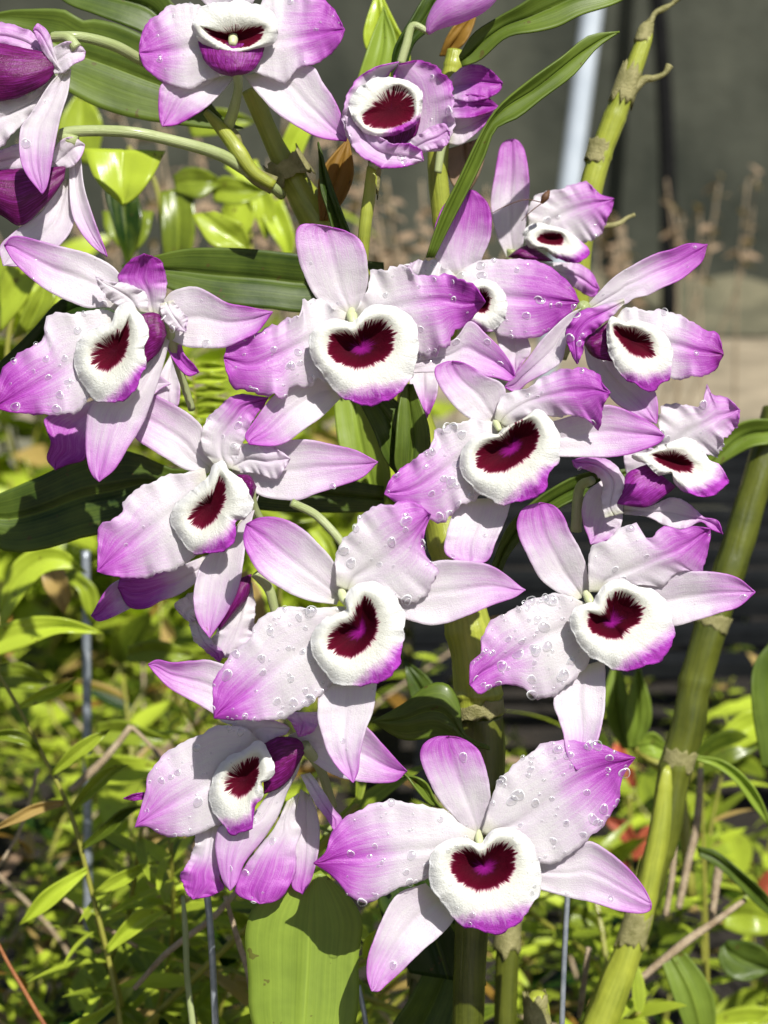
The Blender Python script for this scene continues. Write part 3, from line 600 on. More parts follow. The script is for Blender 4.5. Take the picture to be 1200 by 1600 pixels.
f.lip(Z5, '509,-50 545,-66 563,-30 609,0 636,45 641,91 618,127 587,140 585,190 560,235 500,252 430,245 395,200 365,145 375,90 420,50 470,10 500,-20', '522,-8 545,-2 552,40 540,90 510,140 470,165 435,150 430,120 450,90 490,55 525,35', '498,92', '570,270', purple=False, deep=18, tx=-.35, toothdir=(-.8, -.6), pka=.42)
f.stalk('390,760,10 400,800,40 440,860,100', [9, 7, 6])
# behind left centre
f = Fl(330, 920, .44, 'back-turned flower behind the left centre flower with a magenta sepal pointing left')
f.sepal(Z5, '240,330 180,345 140,380', '260,420 180,460 120,482', '93,463', amt=.7, a=0, z=10)
f.sepal(Z5, '490,255 350,310 250,325 195,335', '500,310 400,385 330,412 280,438 220,432', '184,368', amt=.85, a=.3, b=.9, z=0)
f.petal(Z5, '460,370 380,420 400,460', '470,470 450,480', '430,485', amt=.1, z=4)
f.petal(Z5, '610,370 540,480 500,550 500,590', '640,350 652,450 640,540 600,590', '550,606', amt=.15, z=8)
f.petal(Z5, '425,470 440,540 480,580', '475,490 510,555 545,590', '530,622', amt=.8, a=.4, z=-2)
f.tubepart(Z5, '590,340 550,430 525,490', '640,320 625,400 570,470', '530,512')
f.stalk('400,895,0 420,920,6 430,955,14', [9, 8, 7])
# centre low flower
f = Fl(545, 940, .394, 'wide-open flower beaded with water just above the lowest flower')
f.sepal(Z5, '930,425 830,410 740,370 670,320 625,250 612,200', '950,380 925,290 870,220 810,165 740,130 670,128', '622,150', amt=.72, a=.45, t=-16)
f.sepal(ZP, '600,905 675,878 720,876 770,885', '600,955 660,975 690,975 730,962 770,945 803,934', '821,922', z=22, amt=.5, a=.55, dr=4)
f.sepal(Z5, '870,680 865,800 880,870 900,930 940,990', '1070,670 1055,780 1030,850 1010,930 1003,990', '986,1031', z=18, t=-28, amt=.5, a=.6, dr=5)
f.petal(ZP, '526,915 524,883 531,851 545,832 563,810 586,791 620,785 650,786', '560,930 590,935 620,935 645,942 670,922 685,900 682,887 665,868 662,840', '673,803', mid='535,910 590,880 640,840 673,803', ruf=2.6, amt=.8, a=.5, dr=22, big=1.2, tx=8)
f.petal(Z5, '960,430 850,435 780,435 700,450 650,490 630,540 590,580 560,610 530,650 505,700', '960,620 910,690 850,760 780,795 700,820 620,820', '512,812', mid='960,470 780,600 650,700 512,812', ruf=2.2, amt=.85, a=.6, dr=75, big=1.15, z=8)
f.lip(Z5, '965,440 960,395 1000,355 1060,350 1120,380 1155,440 1163,500 1150,580 1140,640 1100,680 1020,700 940,705 900,670 860,620 840,570 855,510 890,470 940,452', '995,440 1020,402 1055,425 1068,490 1055,540 1010,590 960,605 910,580 900,540 930,500 975,478', '1012,515', '1130,690', tx=-.15, toothdir=(-.75, -.65), pka=.45)
f.column('945,375,4 952,398,-8 975,430,-16', [9, 13, 9], Z5)
f.stalk('535,935,40 545,870,60 500,810,70 455,785,60', [9, 7, 7, 7])
# long sepal going left from behind it belongs to the flower below
# right low flower
f = Fl(920, 930, .400, 'open flower at right with a drop-covered drooping left petal and a thumb-shaped upper sepal')
f.sepal(Z6, '600,385 540,350 490,310 450,240 420,170 418,120 440,85', '640,345 632,270 610,210 580,160 560,110 530,80', '488,71', amt=.68, a=.45, t=-18)
f.sepal(Z6, '780,340 890,292 980,285 1050,290 1110,308', '800,440 900,457 970,440 1050,415 1110,395', '1160,350', z=20, amt=.5, a=.5, dr=4, t=-18)
f.sepal(Z6, '560,600 530,690 545,745 560,790 572,860', '690,560 692,680 680,770 660,840 635,885', '603,906', z=16, t=-44, amt=.6, a=.55, dr=4)
f.petal(Z6, '640,350 640,250 660,200 700,180 740,150 790,138 800,170 830,180 870,145 930,155 970,145', '720,350 800,330 870,330 910,295 960,285 985,296 1005,250 1020,190', '1018,152', mid='650,330 800,270 930,210 1018,152', ruf=2.5, amt=.95, a=.45, dr=14, tx=6)
f.petal(Z6, '640,390 560,355 500,365 440,380 390,410 340,440 305,490 300,540 270,575', '680,500 620,595 590,630 540,668 480,680 430,650 390,640 340,645 300,670', '268,640', mid='650,430 520,480 380,560 268,620', ruf=2, amt=.85, a=.5, dr=75, big=1.25)
f.lip(Z6, '655,382 670,350 700,320 740,310 790,330 850,345 885,390 905,440 900,510 860,565 800,590 740,597 690,580 640,550 600,500 580,440 595,400 630,385', '688,412 700,370 740,352 780,370 805,410 795,445 755,470 740,492 700,495 650,475 635,440 645,415 672,420', '712,447', '880,610', tx=.05, pka=.45)
f.column('630,352,4 640,372,-8 652,395,-14', [9, 12, 9], Z6)
f.stalk('915,925,40 880,870,80 850,820,110', [9, 7, 6])
# lower left flower
f = Fl(460, 1180, .416, 'drooping flower at lower left facing left, oval dark throat, partly under the centre low flower')
f.sepal(Z5, '700,850 560,832 500,790 430,750 360,710 310,660', '700,700 520,620 440,617 370,622 320,612', '287,628', z=24, amt=.55, a=.4, dr=3)
f.sepal(ZP, '450,1150 520,1118 565,1130 600,1165', '460,1170 520,1210 570,1222 615,1222', '636,1205', z=22, amt=.65, a=.5)
f.sepal(Z9, '560,120 640,60 740,70 830,100', '700,230 780,170 840,150', '860,120', z=14, amt=0, green=.3)
f.petal(Z9, '790,40 820,60 860,80 900,150', '1010,40 990,120 940,155', '905,160', z=2, amt=.6, a=-.4, ruf=1.5, green=0)
f.sepal(Z9, '915,420 880,600 880,800 872,900', '960,450 1000,560 1005,700 970,860', '925,938', z=34, amt=.7, a=.6)
f.petal(Z9, '915,350 980,480 1040,560 1070,610', '960,340 1020,420 1080,520 1118,570', '1092,630', z=6, amt=.5, a=.2, ruf=1, tx=8)
f.petal(Z9, '400,600 380,740 330,820 325,850 350,930', '560,600 540,700 520,850 530,910 470,948', '385,963', z=30, amt=.8, a=.3, b=.8)
f.petal(Z9, '850,480 780,620 690,730 630,820 592,930', '905,440 885,560 915,620 892,720 890,820 850,920 790,972', '715,985', z=14, t=-18, amt=.7, a=.3, b=.9, ruf=1.6, dr=10, cr=-3)
f.sepal(Z9, '800,380 700,520 610,610 520,600 495,680 500,760 530,870', '915,260 902,330 850,430 800,560 720,680 640,780 600,880', '567,921', z=4, t=-20, amt=.5, a=.5, dr=6, cup=8)
f.tubepart(Z9, '725,200 800,165 870,165 915,185', '735,445 800,420 860,370 900,300', '935,235', z=-2)
f.petal(Z9, '720,190 650,120 570,110 500,112 400,155 300,210 210,280 160,350 150,430 122,530', '640,520 520,595 450,620 380,650 300,657 220,640 160,605', '98,607', mid='700,280 400,430 250,510 98,607', ruf=1.4, amt=.75, a=.5, dr=32, z=4)
f.lip(Z9, '700,180 740,210 780,280 787,330 760,370 722,390 730,450 690,510 680,560 680,605 620,635 570,640 530,600 500,560 465,480 470,400 510,310 560,260 640,225', '706,262 708,330 690,400 640,450 590,455 550,420 545,370 580,320 640,280', '640,375', '665,680', purple=False, deep=18, tx=-.3, toothdir=(-.85, -.5), pka=.5, dr=8)
f.sepal(Z9, '145,436 90,445', '145,468 90,475', '42,466', amt=1.0, a=-1, b=0, z=30, green=0)
f.stalk('475,1165,10 500,1200,50 520,1260,90', [10, 8, 7])
# bud at the top edge
b_ = empty('orchid_bud', at(720, 30, .43), 'pinkish grey bud cut off by the top edge above the closed magenta flower', 'bud')
tube('bud', b_, '668,52,0 680,34,0 705,14,0 750,-8,0 790,-25,0', [4, 15, 26, 26, 6], 'petal', .43, 18, 24)
for q in b_.children:
    me = q.data
    a_ = me.attributes.new('pk', 'FLOAT', 'POINT'); a_.data.foreach_set('value', [.42] * len(me.vertices))
tube('bud_stalk', b_, '670,50,2 645,40,4 635,70,6 626,100,8', [5, 6, 7, 7], 'stalk', .43, 12, 24)

# ---------------------------------------------------------------- orchid canes and their leaves
def cane(label, x, y, d, group='leafy orchid canes', cat='orchid cane'):
    return empty('orchid_cane', at(x, y, d), label, cat, group)
def leaf(par, V, L, Rr, tip, d, y=.3, mat='leaf', **k):
    kw = dict(z=0, t=0, bow=-8, cup=-10, ruf=.3, cr=7, a=9, b=10, amt=0, base=y, edge=.1, th=.0005, nu=30, nv=16); kw.update(k)
    return blade('leaf', par, V, L, Rr, tip, d, mat=mat, **kw)
def sheath(par, pts, radii, d):
    """a thin torn papery collar: open tube with ragged rims, flaring unevenly"""
    seed[0] += 1; q = P(pts); sc = d / FPX; W = [at(c[0], c[1], d + (c[2] if len(c) > 2 else 0) * sc) for c in q]
    n, ns = 10, 30; c3 = spline3([tuple(p) + (r_ * sc,) for p, r_ in zip(W, radii)], n); V = []; uv = []
    ax = (W[-1] - W[0]); L_ = ax.length; ax.normalize(); sx = ax.cross(Vector((.3, .9, .2))).normalized(); sy = sx.cross(ax)
    for i in range(n):
        u = i / (n - 1)
        for j in range(ns):
            th = 2 * math.pi * j / ns; a_ = noise.noise(Vector((math.cos(th) * 2.2, math.sin(th) * 2.2, seed[0]))); b_ = noise.noise(Vector((math.cos(th) * 7, math.sin(th) * 7, seed[0] + 5)))
            fl = 1.01 + .10 * max(0, a_ + .1) * abs(u - .5) * 2
            V.append(Vector(c3[i][:3]) + (sx * math.cos(th) + sy * math.sin(th)) * c3[i][3] * fl + ax * (u - .5) * L_ * (.9 * a_ + .5 * b_)); uv.append((u, j / ns))
    F = [(i * ns + j, i * ns + (j + 1) % ns, (i + 1) * ns + (j + 1) % ns, (i + 1) * ns + j) for i in range(n - 1) for j in range(ns)]
    return mesh('sheath', V, F, 'sheath', par, uv, None, .00025)
# main cane behind the flowers
c = cane('tall green cane rising behind the cluster from the bottom to the top flower', 740, 1150, .452)
tube('stem', c, '392,140,-20 430,230,-12 470,300,0 510,365,10 600,540,30 645,660,30 690,800,20 728,960,0 745,1060,0 749,1118,0', [15, 24, 31, 33, 33, 32, 34, 37, 38], 'cane', .452, 20, 150, nodes=[.19, .36, .5, .62, .7, .8, .93], wob=.08)
sheath(c, '441,250,-10 458,280,-5', [30, 33], .452)
tube('lower_stem', c, '749,1119,2 752,1200,6 746,1320,14 735,1480,30 728,1750,40', [34, 35, 32, 26, 24], 'cane_shaded', .452, 20, 70, nodes=[.3, .62], wob=.08)  # separate part, its dark colour paints the shade cast by the flowers
sheath(c, '745,1096,0 749,1120,0', [40, 40], .452)
tube('side_shoot', c, '428,290,-10 400,275,-12 375,250,-14 365,215,-10 352,200,-8', [15, 13, 11, 11, 8], 'sheath', .442, 12, 24, wob=.1)
tube('side_shoot', c, '428,290,-14 395,268,-20 372,235,-20 345,200,-14 322,175,-8', [8, 10, 12, 10, 6], 'cane', .440, 12, 24)
leaf(c, Z0, '760,400 670,402 600,395 500,382 400,365 300,332 210,282 100,205 0,130', '700,380 560,190 480,130 380,80 300,60 255,62 200,30 100,28 0,38', '-120,90', .452, .16, z=20, bow=10)
leaf(c, Z0, '640,260 520,150 440,100 300,45 200,5', '660,200 600,80 540,10 460,-60', '120,-80', .47, .12, z=10)
leaf(c, ZP, '600,460 490,487 420,482 330,472 250,445', '600,410 460,396 380,388 300,388 240,400', '190,415', .455, .16, z=20)
leaf(c, Z2, '620,290 300,280 220,290 120,400 60,460 0,520', '600,350 330,330 260,380 160,480 90,560 0,640', '-100,640', .455, .10, z=22, cr=4)
leaf(c, ZP, '560,625 585,675 600,715', '600,610 640,650 650,700', '622,745', .425, .08, z=0)
leaf(c, ZP, '630,600 622,640 618,690 618,730', '645,600 668,660 672,705 665,735', '640,755', .422, .30, z=0)
leaf(c, ZP, '520,600 527,680 545,750', '580,600 598,690 610,750', '590,820', .47, .9, z=0)
leaf(c, Z6, '330,835 250,790 235,700 200,640 140,640 60,700', '330,842 240,822 160,806 60,812', '-35,755', .44, .5, z=0, cup=10, t=20)
leaf(c, ZP, '600,760 450,735 330,720 280,735 200,705 130,712 60,745', '600,800 450,800 250,785 180,828 130,840 60,860 0,858', '-70,800', .458, .24, z=20, bow=6)
leaf(c, ZP, '760,905 790,830 820,795 860,765 910,740 960,735', '780,905 800,860 850,810 900,780 950,765', '1010,725', .44, .16, z=20)
leaf(c, ZP, '480,1370 410,1400 385,1450 388,1530 398,1610', '500,1360 545,1400 566,1440 560,1500 552,1610', '470,1760', .425, .95, z=0, t=-60, mid='490,1360 484,1430 482,1500 476,1600 470,1760', cr=-6, cup=8, nu=44)
leaf(c, Z7, '330,240 380,225 430,245 460,300', '325,215 360,215 400,265 440,310', '480,325', .43, .35, z=0)
leaf(c, ZP, '640,1520 600,1440 590,1390 610,1360', '760,1540 740,1440 700,1370 650,1340', '620,1330', .47, .1, z=10)
leaf(c, ZP, '690,1470 640,1560 610,1620', '740,1480 720,1560 690,1640', '640,1720', .48, .25, z=0)
# thin stem holding the cup flower
c = cane('thin jointed green stem directly under the cup-shaped flower', 570, 385, .43)
tube('stem', c, '582,262,10 578,300,4 571,350,2 567,400,10 560,480,30', [9, 10, 10, 9, 9], 'cane', .43, 12, 50, nodes=[.18, .42, .62])
sheath(c, '585,250,0 586,265,0 582,300,0', [9, 9, 8], .432)
leaf(c, ZP, '575,470 540,420 530,400 512,330 500,290', '590,470 556,400 545,360 522,300', '497,222', .44, .22, z=4)
leaf(c, ZP, '500,345 497,300 505,262', '512,345 538,310 552,270', '545,215', .448, .3, mat='brown')
# leafy cane on the upper right of centre
c = cane('cane with two long glossy leaves arching up to the right, behind the closed magenta flower', 690, 400, .445)
tube('stem', c, '712,80,6 705,120,4 690,190,8 684,260,10 690,330,16 700,420,30 720,560,40', [14, 16, 17, 16, 16, 16, 16], 'cane', .455, 14, 60, nodes=[.1, .3, .5, .7])
leaf(c, Z1, '285,690 322,580 372,480 425,370 475,290 560,215 650,150 720,95', '305,690 350,600 402,500 440,420 470,345 530,315 600,260 680,200 740,130', '802,85', .43, .26, z=-10, mid='295,690 340,580 400,450 470,310 580,235 700,140 802,85')
leaf(c, Z1, '372,150 410,90 470,50 540,10 600,-30 700,-60', '380,178 430,160 500,100 580,85 640,70 700,40 790,10', '880,-40', .44, .50, z=0)
leaf(c, Z1, '230,200 250,120 300,70 350,-10', '190,215 200,130 250,40 280,-10', '320,-60', .45, .2)
leaf(c, Z1, '320,150 340,100 370,60', '350,150 390,110 410,70', '420,30', .47, .6, mat='brown')
leaf(c, ZP, '540,190 560,120 580,60', '600,200 610,130 620,70', '600,10', .485, .9)
leaf(c, ZP, '610,120 580,90 568,50', '640,120 640,80 620,40', '590,-20', .49, .95, mat='weed')
leaf(c, Z1, '340,400 335,440 360,500', '430,370 440,420 420,480', '395,520', .46, .15, mat='straw', base=.1)
# bare cane at the top right
c = cane('bare yellow-green cane with papery joints rising at the top right', 925, 290, .49)
tube('stem', c, '900,520,30 905,400,10 922,300,0 940,238,0 962,180,0 988,115,0 1008,60,0 1017,45,0', [19, 19, 19, 18, 18, 15, 12, 5], 'cane', .49, 16, 70, nodes=[.42, .56, .7, .85], wob=.03)
sheath(c, '970,160,0 983,120,0 988,105,0', [18.5, 17.5, 15], .49)
sheath(c, '931,255,0 940,222,0', [19, 19], .49)
sheath(c, '1003,68,0 1010,45,0 1016,36,0', [13, 11, 5], .49)
tube('flower_stub', c, '1014,42,0 1022,22,0 1035,14,2 1050,6,4 1062,-6,4', [6, 4, 5, 3, 5], 'sheath', .49, 8, 24, wob=.4)
tube('flower_stub', c, '985,145,0 1005,125,-4 1022,122,-4 1038,115,-4 1046,102,-4', [9, 7, 5, 4, 6], 'sheath', .49, 8, 24, wob=.4)
tube('flower_stub', c, '935,355,0 965,350,-4 980,340,0 992,335,0', [5, 4, 3, 3], 'sheath', .50, 8, 16, wob=.4)
# thick cane at the right
c = cane('thick blurred green cane leaning right along the right edge of the picture', 1040, 1200, .53)
tube('stem', c, '1215,640,30 1180,760,20 1150,860,10 1110,980,0 1088,1060,0 1075,1130,0 1055,1200,0 1040,1290,-6 1025,1350,-8 1000,1430,-10 968,1520,-10 915,1680,-10', [22, 23, 24, 25, 25, 25, 25, 24, 22, 19, 18, 18], 'cane_shaded', .53, 24, 130, nodes=[.2, .37, .545, .7, .86], wob=.12)
sheath(c, '1064,1172,0 1056,1198,0', [25.5, 25.5], .53)
sheath(c, '1118,960,0 1110,980,0', [26, 26], .53)
tube('new_shoot', c, '1044,1196,-16 1040,1215,-22 1030,1300,-28 1008,1400,-30 980,1490,-32 945,1580,-32 900,1690,-32', [3, 10, 16, 19, 22, 25, 27], 'cane', .52, 24, 70, nodes=[.2, .5], wob=.14)
sheath(c, '1000,1425,-30 985,1475,-32', [20.5, 22], .52)
leaf(c, ZP, '1100,720 1150,665 1200,655', '1110,735 1170,700 1210,692', '1270,670', .53, .35)
leaf(c, ZP, '1190,1200 1175,1100 1178,1040', '1240,1200 1230,1100 1230,1040', '1205,1000', .56, .5)
leaf(c, Z10, '760,480 870,500 960,560 1030,650', '760,500 860,535 940,600 1010,700', '1090,800', .54, .95)
leaf(c, Z10, '770,860 850,880 950,960 1060,1060', '780,900 850,940 930,1010 1040,1120', '1160,1200', .56, .15)
leaf(c, Z10, '620,1340 660,1450 700,1560 740,1660', '720,1300 800,1400 842,1500 845,1640', '800,1800', .56, .6, cr=-6)
leaf(c, Z10, '870,1280 860,1330 900,1400 980,1420', '900,1250 1000,1260 1067,1300', '1090,1380', .6, .3)
# bright leaves behind the right low flower
c = cane('young shoot with a pair of broad bright leaves below the right low flower', 985, 1200, .62)
tube('stem', c, '985,1160,0 1020,1190,0 1060,1230,0 1080,1400,0', [9, 9, 9, 9], 'stem', .62, 10, 24)
leaf(c, Z6, '745,840 705,770 690,700 695,640', '760,840 770,760 765,700 750,620', '720,570', .62, .55)
leaf(c, Z6, '765,840 755,760 758,700', '790,835 830,770 832,690', '795,575', .615, .75)
leaf(c, Z6, '790,820 830,790 860,800', '800,850 850,870 885,870', '895,850', .61, .8)
# slim back canes at the bottom
for i, (x, r, y0, dd, lb) in enumerate([(655, 14, 1330, .50, 'slim dark cane among the shaded stems at the bottom, leftmost of three'), (700, 20, 1100, .52, 'slim dark cane just left of the main green cane, reaching highest of three'), (795, 18, 1280, .51, 'slim dark cane at the bottom under the lip of the lowest flower')]):
    c = cane(lb, x, 1600, dd, 'slim shaded canes at the bottom')
    tube('stem', c, f'{x+10},{y0},0 {x+4},{y0+120},0 {x-4},{y0+260},0 {x-8},1800,0', [r * .7, r, r, r * .9], 'cane_shaded', dd, 12, 50, nodes=[.2, .5, .8])
    sheath(c, f'{x-1},{y0+150},0 {x-3},{y0+200},0', [r * 1.12, r * 1.15], dd)
    leaf(c, ZP, f'{x},{y0+60} {x-40},{y0+20} {x-60},{y0-20}', f'{x+10},{y0+40} {x-10},{y0} {x-30},{y0-40}', f'{x-70},{y0-70}', dd, .15)
c = cane('stubby pale cane end catching the sun at the bottom right of centre', 840, 1590, .46)
tube('stem', c, '836,1548,0 838,1560,0 842,1610,0 845,1760,0', [6, 17, 20, 22], 'cane', .46, 14, 24)
sheath(c, '836,1555,0 840,1600,0', [18, 21], .46)

# ---------------------------------------------------------------- wires
def wire(label, pts, r, d):
    o = tube('support_wire', None, pts, r, 'metal', d, 10, 24); tag(o, label, 'wire', 'galvanised support wires'); return o
wire('grey support wire at the lower left, beside the broad pale leaf', '318,1360,0 326,1420,0 332,1500,0 342,1720,0', [5.5, 5.5, 5.5, 5.5], .46)
wire('grey support wire below the right sepal of the lowest flower', '888,1380,0 884,1450,0 880,1540,0 874,1720,0', [4.5, 4.5, 4.5, 4.5], .46)
wire('blurred pale wire rising among the leaves at the left', '134,860,0 135,960,0 136,1100,0 138,1500,0', [7, 7, 7, 7], .68)
wire('short piece of grey wire under the broad pale leaf', '560,1540,0 570,1590,0 590,1720,0', [4, 4, 4], .47)

# ---------------------------------------------------------------- insect on the small flower
ins = empty('small_insect', at(850, 308, .452), 'tiny brown insect with long feelers sitting on the small top right flower', 'insect')
tube('body', ins, '846,318,-6 852,308,-8 858,298,-6', [2, 6, 2], 'insect', .452, 10, 12)
tube('feeler', ins, '846,316,-8 820,312,-16 790,322,-14 765,335,-10', [.9, .8, .7, .5], 'insect', .452, 5, 16)
tube('feeler', ins, '847,317,-8 830,330,-14 815,345,-12', [.9, .8, .5], 'insect', .452, 5, 12)

# ---------------------------------------------------------------- background plants
def leafmesh(name, mat, ln, wd, y, curl=.3, nu=9, nv=4, fold=.2):
    V = []; uv = []; pk = []
    for i in range(nu):
        u = i / (nu - 1); w_ = wd * .5 * (math.sin(math.pi * min(u * .93 + .07, 1) ** .8) ** .8) if u < 1 else 0
        for j in range(nv + 1):
            v = -1 + 2 * j / nv
            V.append((v * w_, ln * u * (1 - .12 * curl * u), -curl * ln * u * u * .6 + fold * abs(v) * w_)); uv.append((u, v * .5 + .5)); pk.append(y + .25 * (abs(v) > .8))
    F = [(i * (nv + 1) + j, i * (nv + 1) + j + 1, (i + 1) * (nv + 1) + j + 1, (i + 1) * (nv + 1) + j) for i in range(nu - 1) for j in range(nv)]
    me = bpy.data.meshes.new(name); me.from_pydata(V, [], F); me.shade_smooth()
    ul = me.uv_layers.new(name='UVMap'); li = [0] * len(me.loops); me.loops.foreach_get('vertex_index', li)
    ul.data.foreach_set('uv', [c for i in li for c in uv[i]])
    a_ = me.attributes.new('pk', 'FLOAT', 'POINT'); a_.data.foreach_set('value', pk)
    me.materials.append(M[mat]); return me
LM = [leafmesh('weed_leaf', 'weed', .025, .0046, .55, .35), leafmesh('weed_leaf', 'weed', .031, .0048, .8, .5), leafmesh('weed_leaf', 'weed', .021, .0062, 1.0, .2), leafmesh('weed_leaf', 'weed', .036, .0044, .7, .7), leafmesh('weed_leaf', 'weed', .023, .0066, .25, .3)]
LB = [leafmesh('broad_weed_leaf', 'weed', .034, .016, .9, .3, fold=.35), leafmesh('broad_weed_leaf', 'weed', .028, .017, .5, .1, fold=.3), leafmesh('broad_weed_leaf', 'weed', .040, .014, .15, .6)]
LS = [leafmesh('withered_weed_leaf', 'straw', .040, .005, .3, 1.2), leafmesh('withered_weed_leaf', 'brown', .030, .006, .3, 1.0), LM[0], LM[2]]
from mathutils import Matrix, Euler
def put_leaf(par, me, pos, az, el, roll, sc, name='leaf'):
    o = bpy.data.objects.new(name, me); COL.objects.link(o); o.parent = par
    o.location = pos; o.rotation_euler = Euler((el, roll, az), 'XYZ'); o.scale = (sc,) * 3; return o
def weed_proto(h, nl, rnd, lean, meshes, stemmat='stem', sr=.0011, start=.25, lsc=1, name='leafy_weed', cat='weed', label='', group=''):
    e = empty(name, (0, 0, 0), label, cat, group)
    pts = []; a0 = rnd.uniform(0, 6.28)
    for i in range(7):
        u = i / 6; pts.append(Vector((math.cos(a0) * lean * h * u * u + rnd.uniform(-.006, .006), math.sin(a0) * lean * h * u * u + rnd.uniform(-.006, .006), h * u * (1 - .15 * lean * u))))
    tube('stem', e, pts, [sr * (1.3 - .1 * i) for i in range(7)], stemmat, nseg=6, n=22)
    q = spline3([tuple(p) for p in pts], nl + 1); az = rnd.uniform(0, 6)
    for i in range(nl):
        u = start + (1 - start) * i / (nl - 1); k = u * nl; j = min(int(k), nl - 1); f_ = k - j
        p = Vector(q[j]) * (1 - f_) + Vector(q[j + 1]) * f_
        az += 2.4 + rnd.uniform(-.5, .5)
        put_leaf(e, rnd.choice(meshes), p, az, rnd.uniform(-.1, .75) if i < nl - 1 else 1.2, rnd.uniform(-.5, .5), lsc * rnd.uniform(.7, 1.2))
    return e
def copy_thing(src, loc, rz, sc=1, label=None):
    r = src.copy(); COL.objects.link(r); r.location = loc; r.rotation_euler = (0, 0, rz); r.scale = (sc,) * 3
    if label: r['label'] = label
    for ch in src.children:
        c_ = ch.copy(); COL.objects.link(c_); c_.parent = r
        c_.location = ch.location
    return r
rnd = random.Random(7)
WL = 'slender yellow-green weed with narrow leaves in the sunlit tangle at the lower left'
WG = 'weeds tangled at the lower left'
WGS = [(WL, WG), ('slender yellow-green weed in the shade under the middle of the flower cluster', 'weeds under the middle of the cluster'), ('slender yellow-green weed with narrow leaves beyond the thick cane at the right', 'weeds beyond the right cane')]
protos = []
for i in range(7):
    h = (.16, .20, .24, .28, .31, .34, .22)[i]
    protos.append((h, weed_proto(h, 26 + 3 * i if i < 6 else 32, rnd, rnd.uniform(.2, .6), LM, label=WL, group=WG)))
for i in range(2): protos.append(((.15, .24, .30)[i], weed_proto((.15, .24, .30)[i], 14, rnd, .4, LB, label=WL, group=WG)))
for i in range(2): protos.append(((.2, .28)[i], weed_proto((.2, .28)[i], 16, rnd, .7, LS, 'twig', label=WL, group=WG)))
used = set()
def place_weed(x, y, hmax, k=0):
    c_ = [p for p in protos if p[0] <= hmax * 1.15] or protos[:1]
    h, pr = rnd.choice(c_); sc = min(1.2, max(.6, hmax / h * rnd.uniform(.85, 1.0)))
    if h * sc > hmax * 1.1: sc = hmax / h
    z = .03
    if pr.name not in used:
        used.add(pr.name); pr['label'], pr['group'] = WGS[k]; pr.location = (x, y, z); pr.rotation_euler = (0, 0, rnd.uniform(0, 6.28)); pr.scale = (sc,) * 3
    else:
        q_ = copy_thing(pr, (x, y, z), rnd.uniform(0, 6.28), sc); q_['label'], q_['group'] = WGS[k]
for _ in range(185):
    y = rnd.uniform(.50, 1.25)
    side = rnd.random()
    px = rnd.uniform(-60, 470) if side < .58 else (rnd.uniform(880, 1260) if side < .86 else rnd.uniform(470, 880))
    x = (px - 600) / FPX * (y / math.cos(PITCH)) * 1.08
    lim = 16.8 if px < 500 else (19.5 if px > 880 else 22)
    hmax = min(.38, CAMH - .03 - y * math.tan(R(lim + rnd.uniform(0, 9))))
    if hmax < .10: hmax = .10
    place_weed(x, y, hmax, 0 if px < 480 else (2 if px > 880 else 1))
for h, pr in protos:
    if pr.name not in used: place_weed(-.3, .8, h)

# long-stemmed weed at the left, traced
tw = empty('tall_weed', at(185, 1600, .52), 'long arching yellow-stemmed weed with opposite narrow leaves at the lower left', 'weed')
tube('stem', tw, '-30,1010,0 20,1090,0 62,1170,0 110,1270,0 145,1400,0 170,1500,0 190,1620,0 200,1800,0', [2.5, 3, 3.2, 3.6, 4, 4, 4.4, 4.6], 'stem', .52, 8, 60)
for L_, R_, tp, yy in [('62,1168 40,1145 10,1140', '62,1174 40,1165 10,1158', '-30,1152', .7), ('100,1250 60,1255 30,1268', '100,1258 60,1272 30,1285', '-20,1300', .6), ('110,1262 135,1225 165,1200', '112,1268 145,1245 175,1215', '200,1195', .7),
                       ('128,1320 160,1290 190,1265', '130,1328 170,1305 200,1275', '225,1258', .5), ('135,1355 100,1372 60,1400', '136,1364 105,1395 70,1425', '30,1445', .8), ('145,1395 175,1370 215,1352', '147,1402 185,1390 220,1365', '245,1345', .9),
                       ('165,1480 195,1440 220,1420', '168,1490 205,1465 240,1440', '262,1425', .8), ('80,1205 110,1170 140,1150', '82,1212 120,1190 150,1165', '172,1140', .5), ('30,1100 60,1080 90,1070', '32,1108 65,1098 95,1085', '120,1060', .8), ('180,1560 150,1580 110,1600', '182,1570 150,1600 115,1625', '70,1640', .7)]:
    leaf(tw, ZP, L_, R_, tp, .518, yy, mat='weed', nu=16, nv=8, th=.0003, cr=2)
rs = tube('red_stem', None, '-20,1440,0 10,1500,0 45,1560,0 90,1640,0 120,1720,0', [2.6, 3, 3.4, 3.6, 4], 'redstem', .50, 8, 24); tag(rs, 'thin rusty red stem crossing the bottom left corner', 'stem')
ps = tube('pale_stalk', None, '286,1400,0 290,1460,0 293,1530,0 303,1620,0 310,1740,0', [3, 5, 5, 5.5, 5.5], 'stalk', .47, 8, 40, nodes=[.2, .4, .6]); tag(ps, 'pale jointed green stalk just left of the grey wire at lower left', 'stalk')
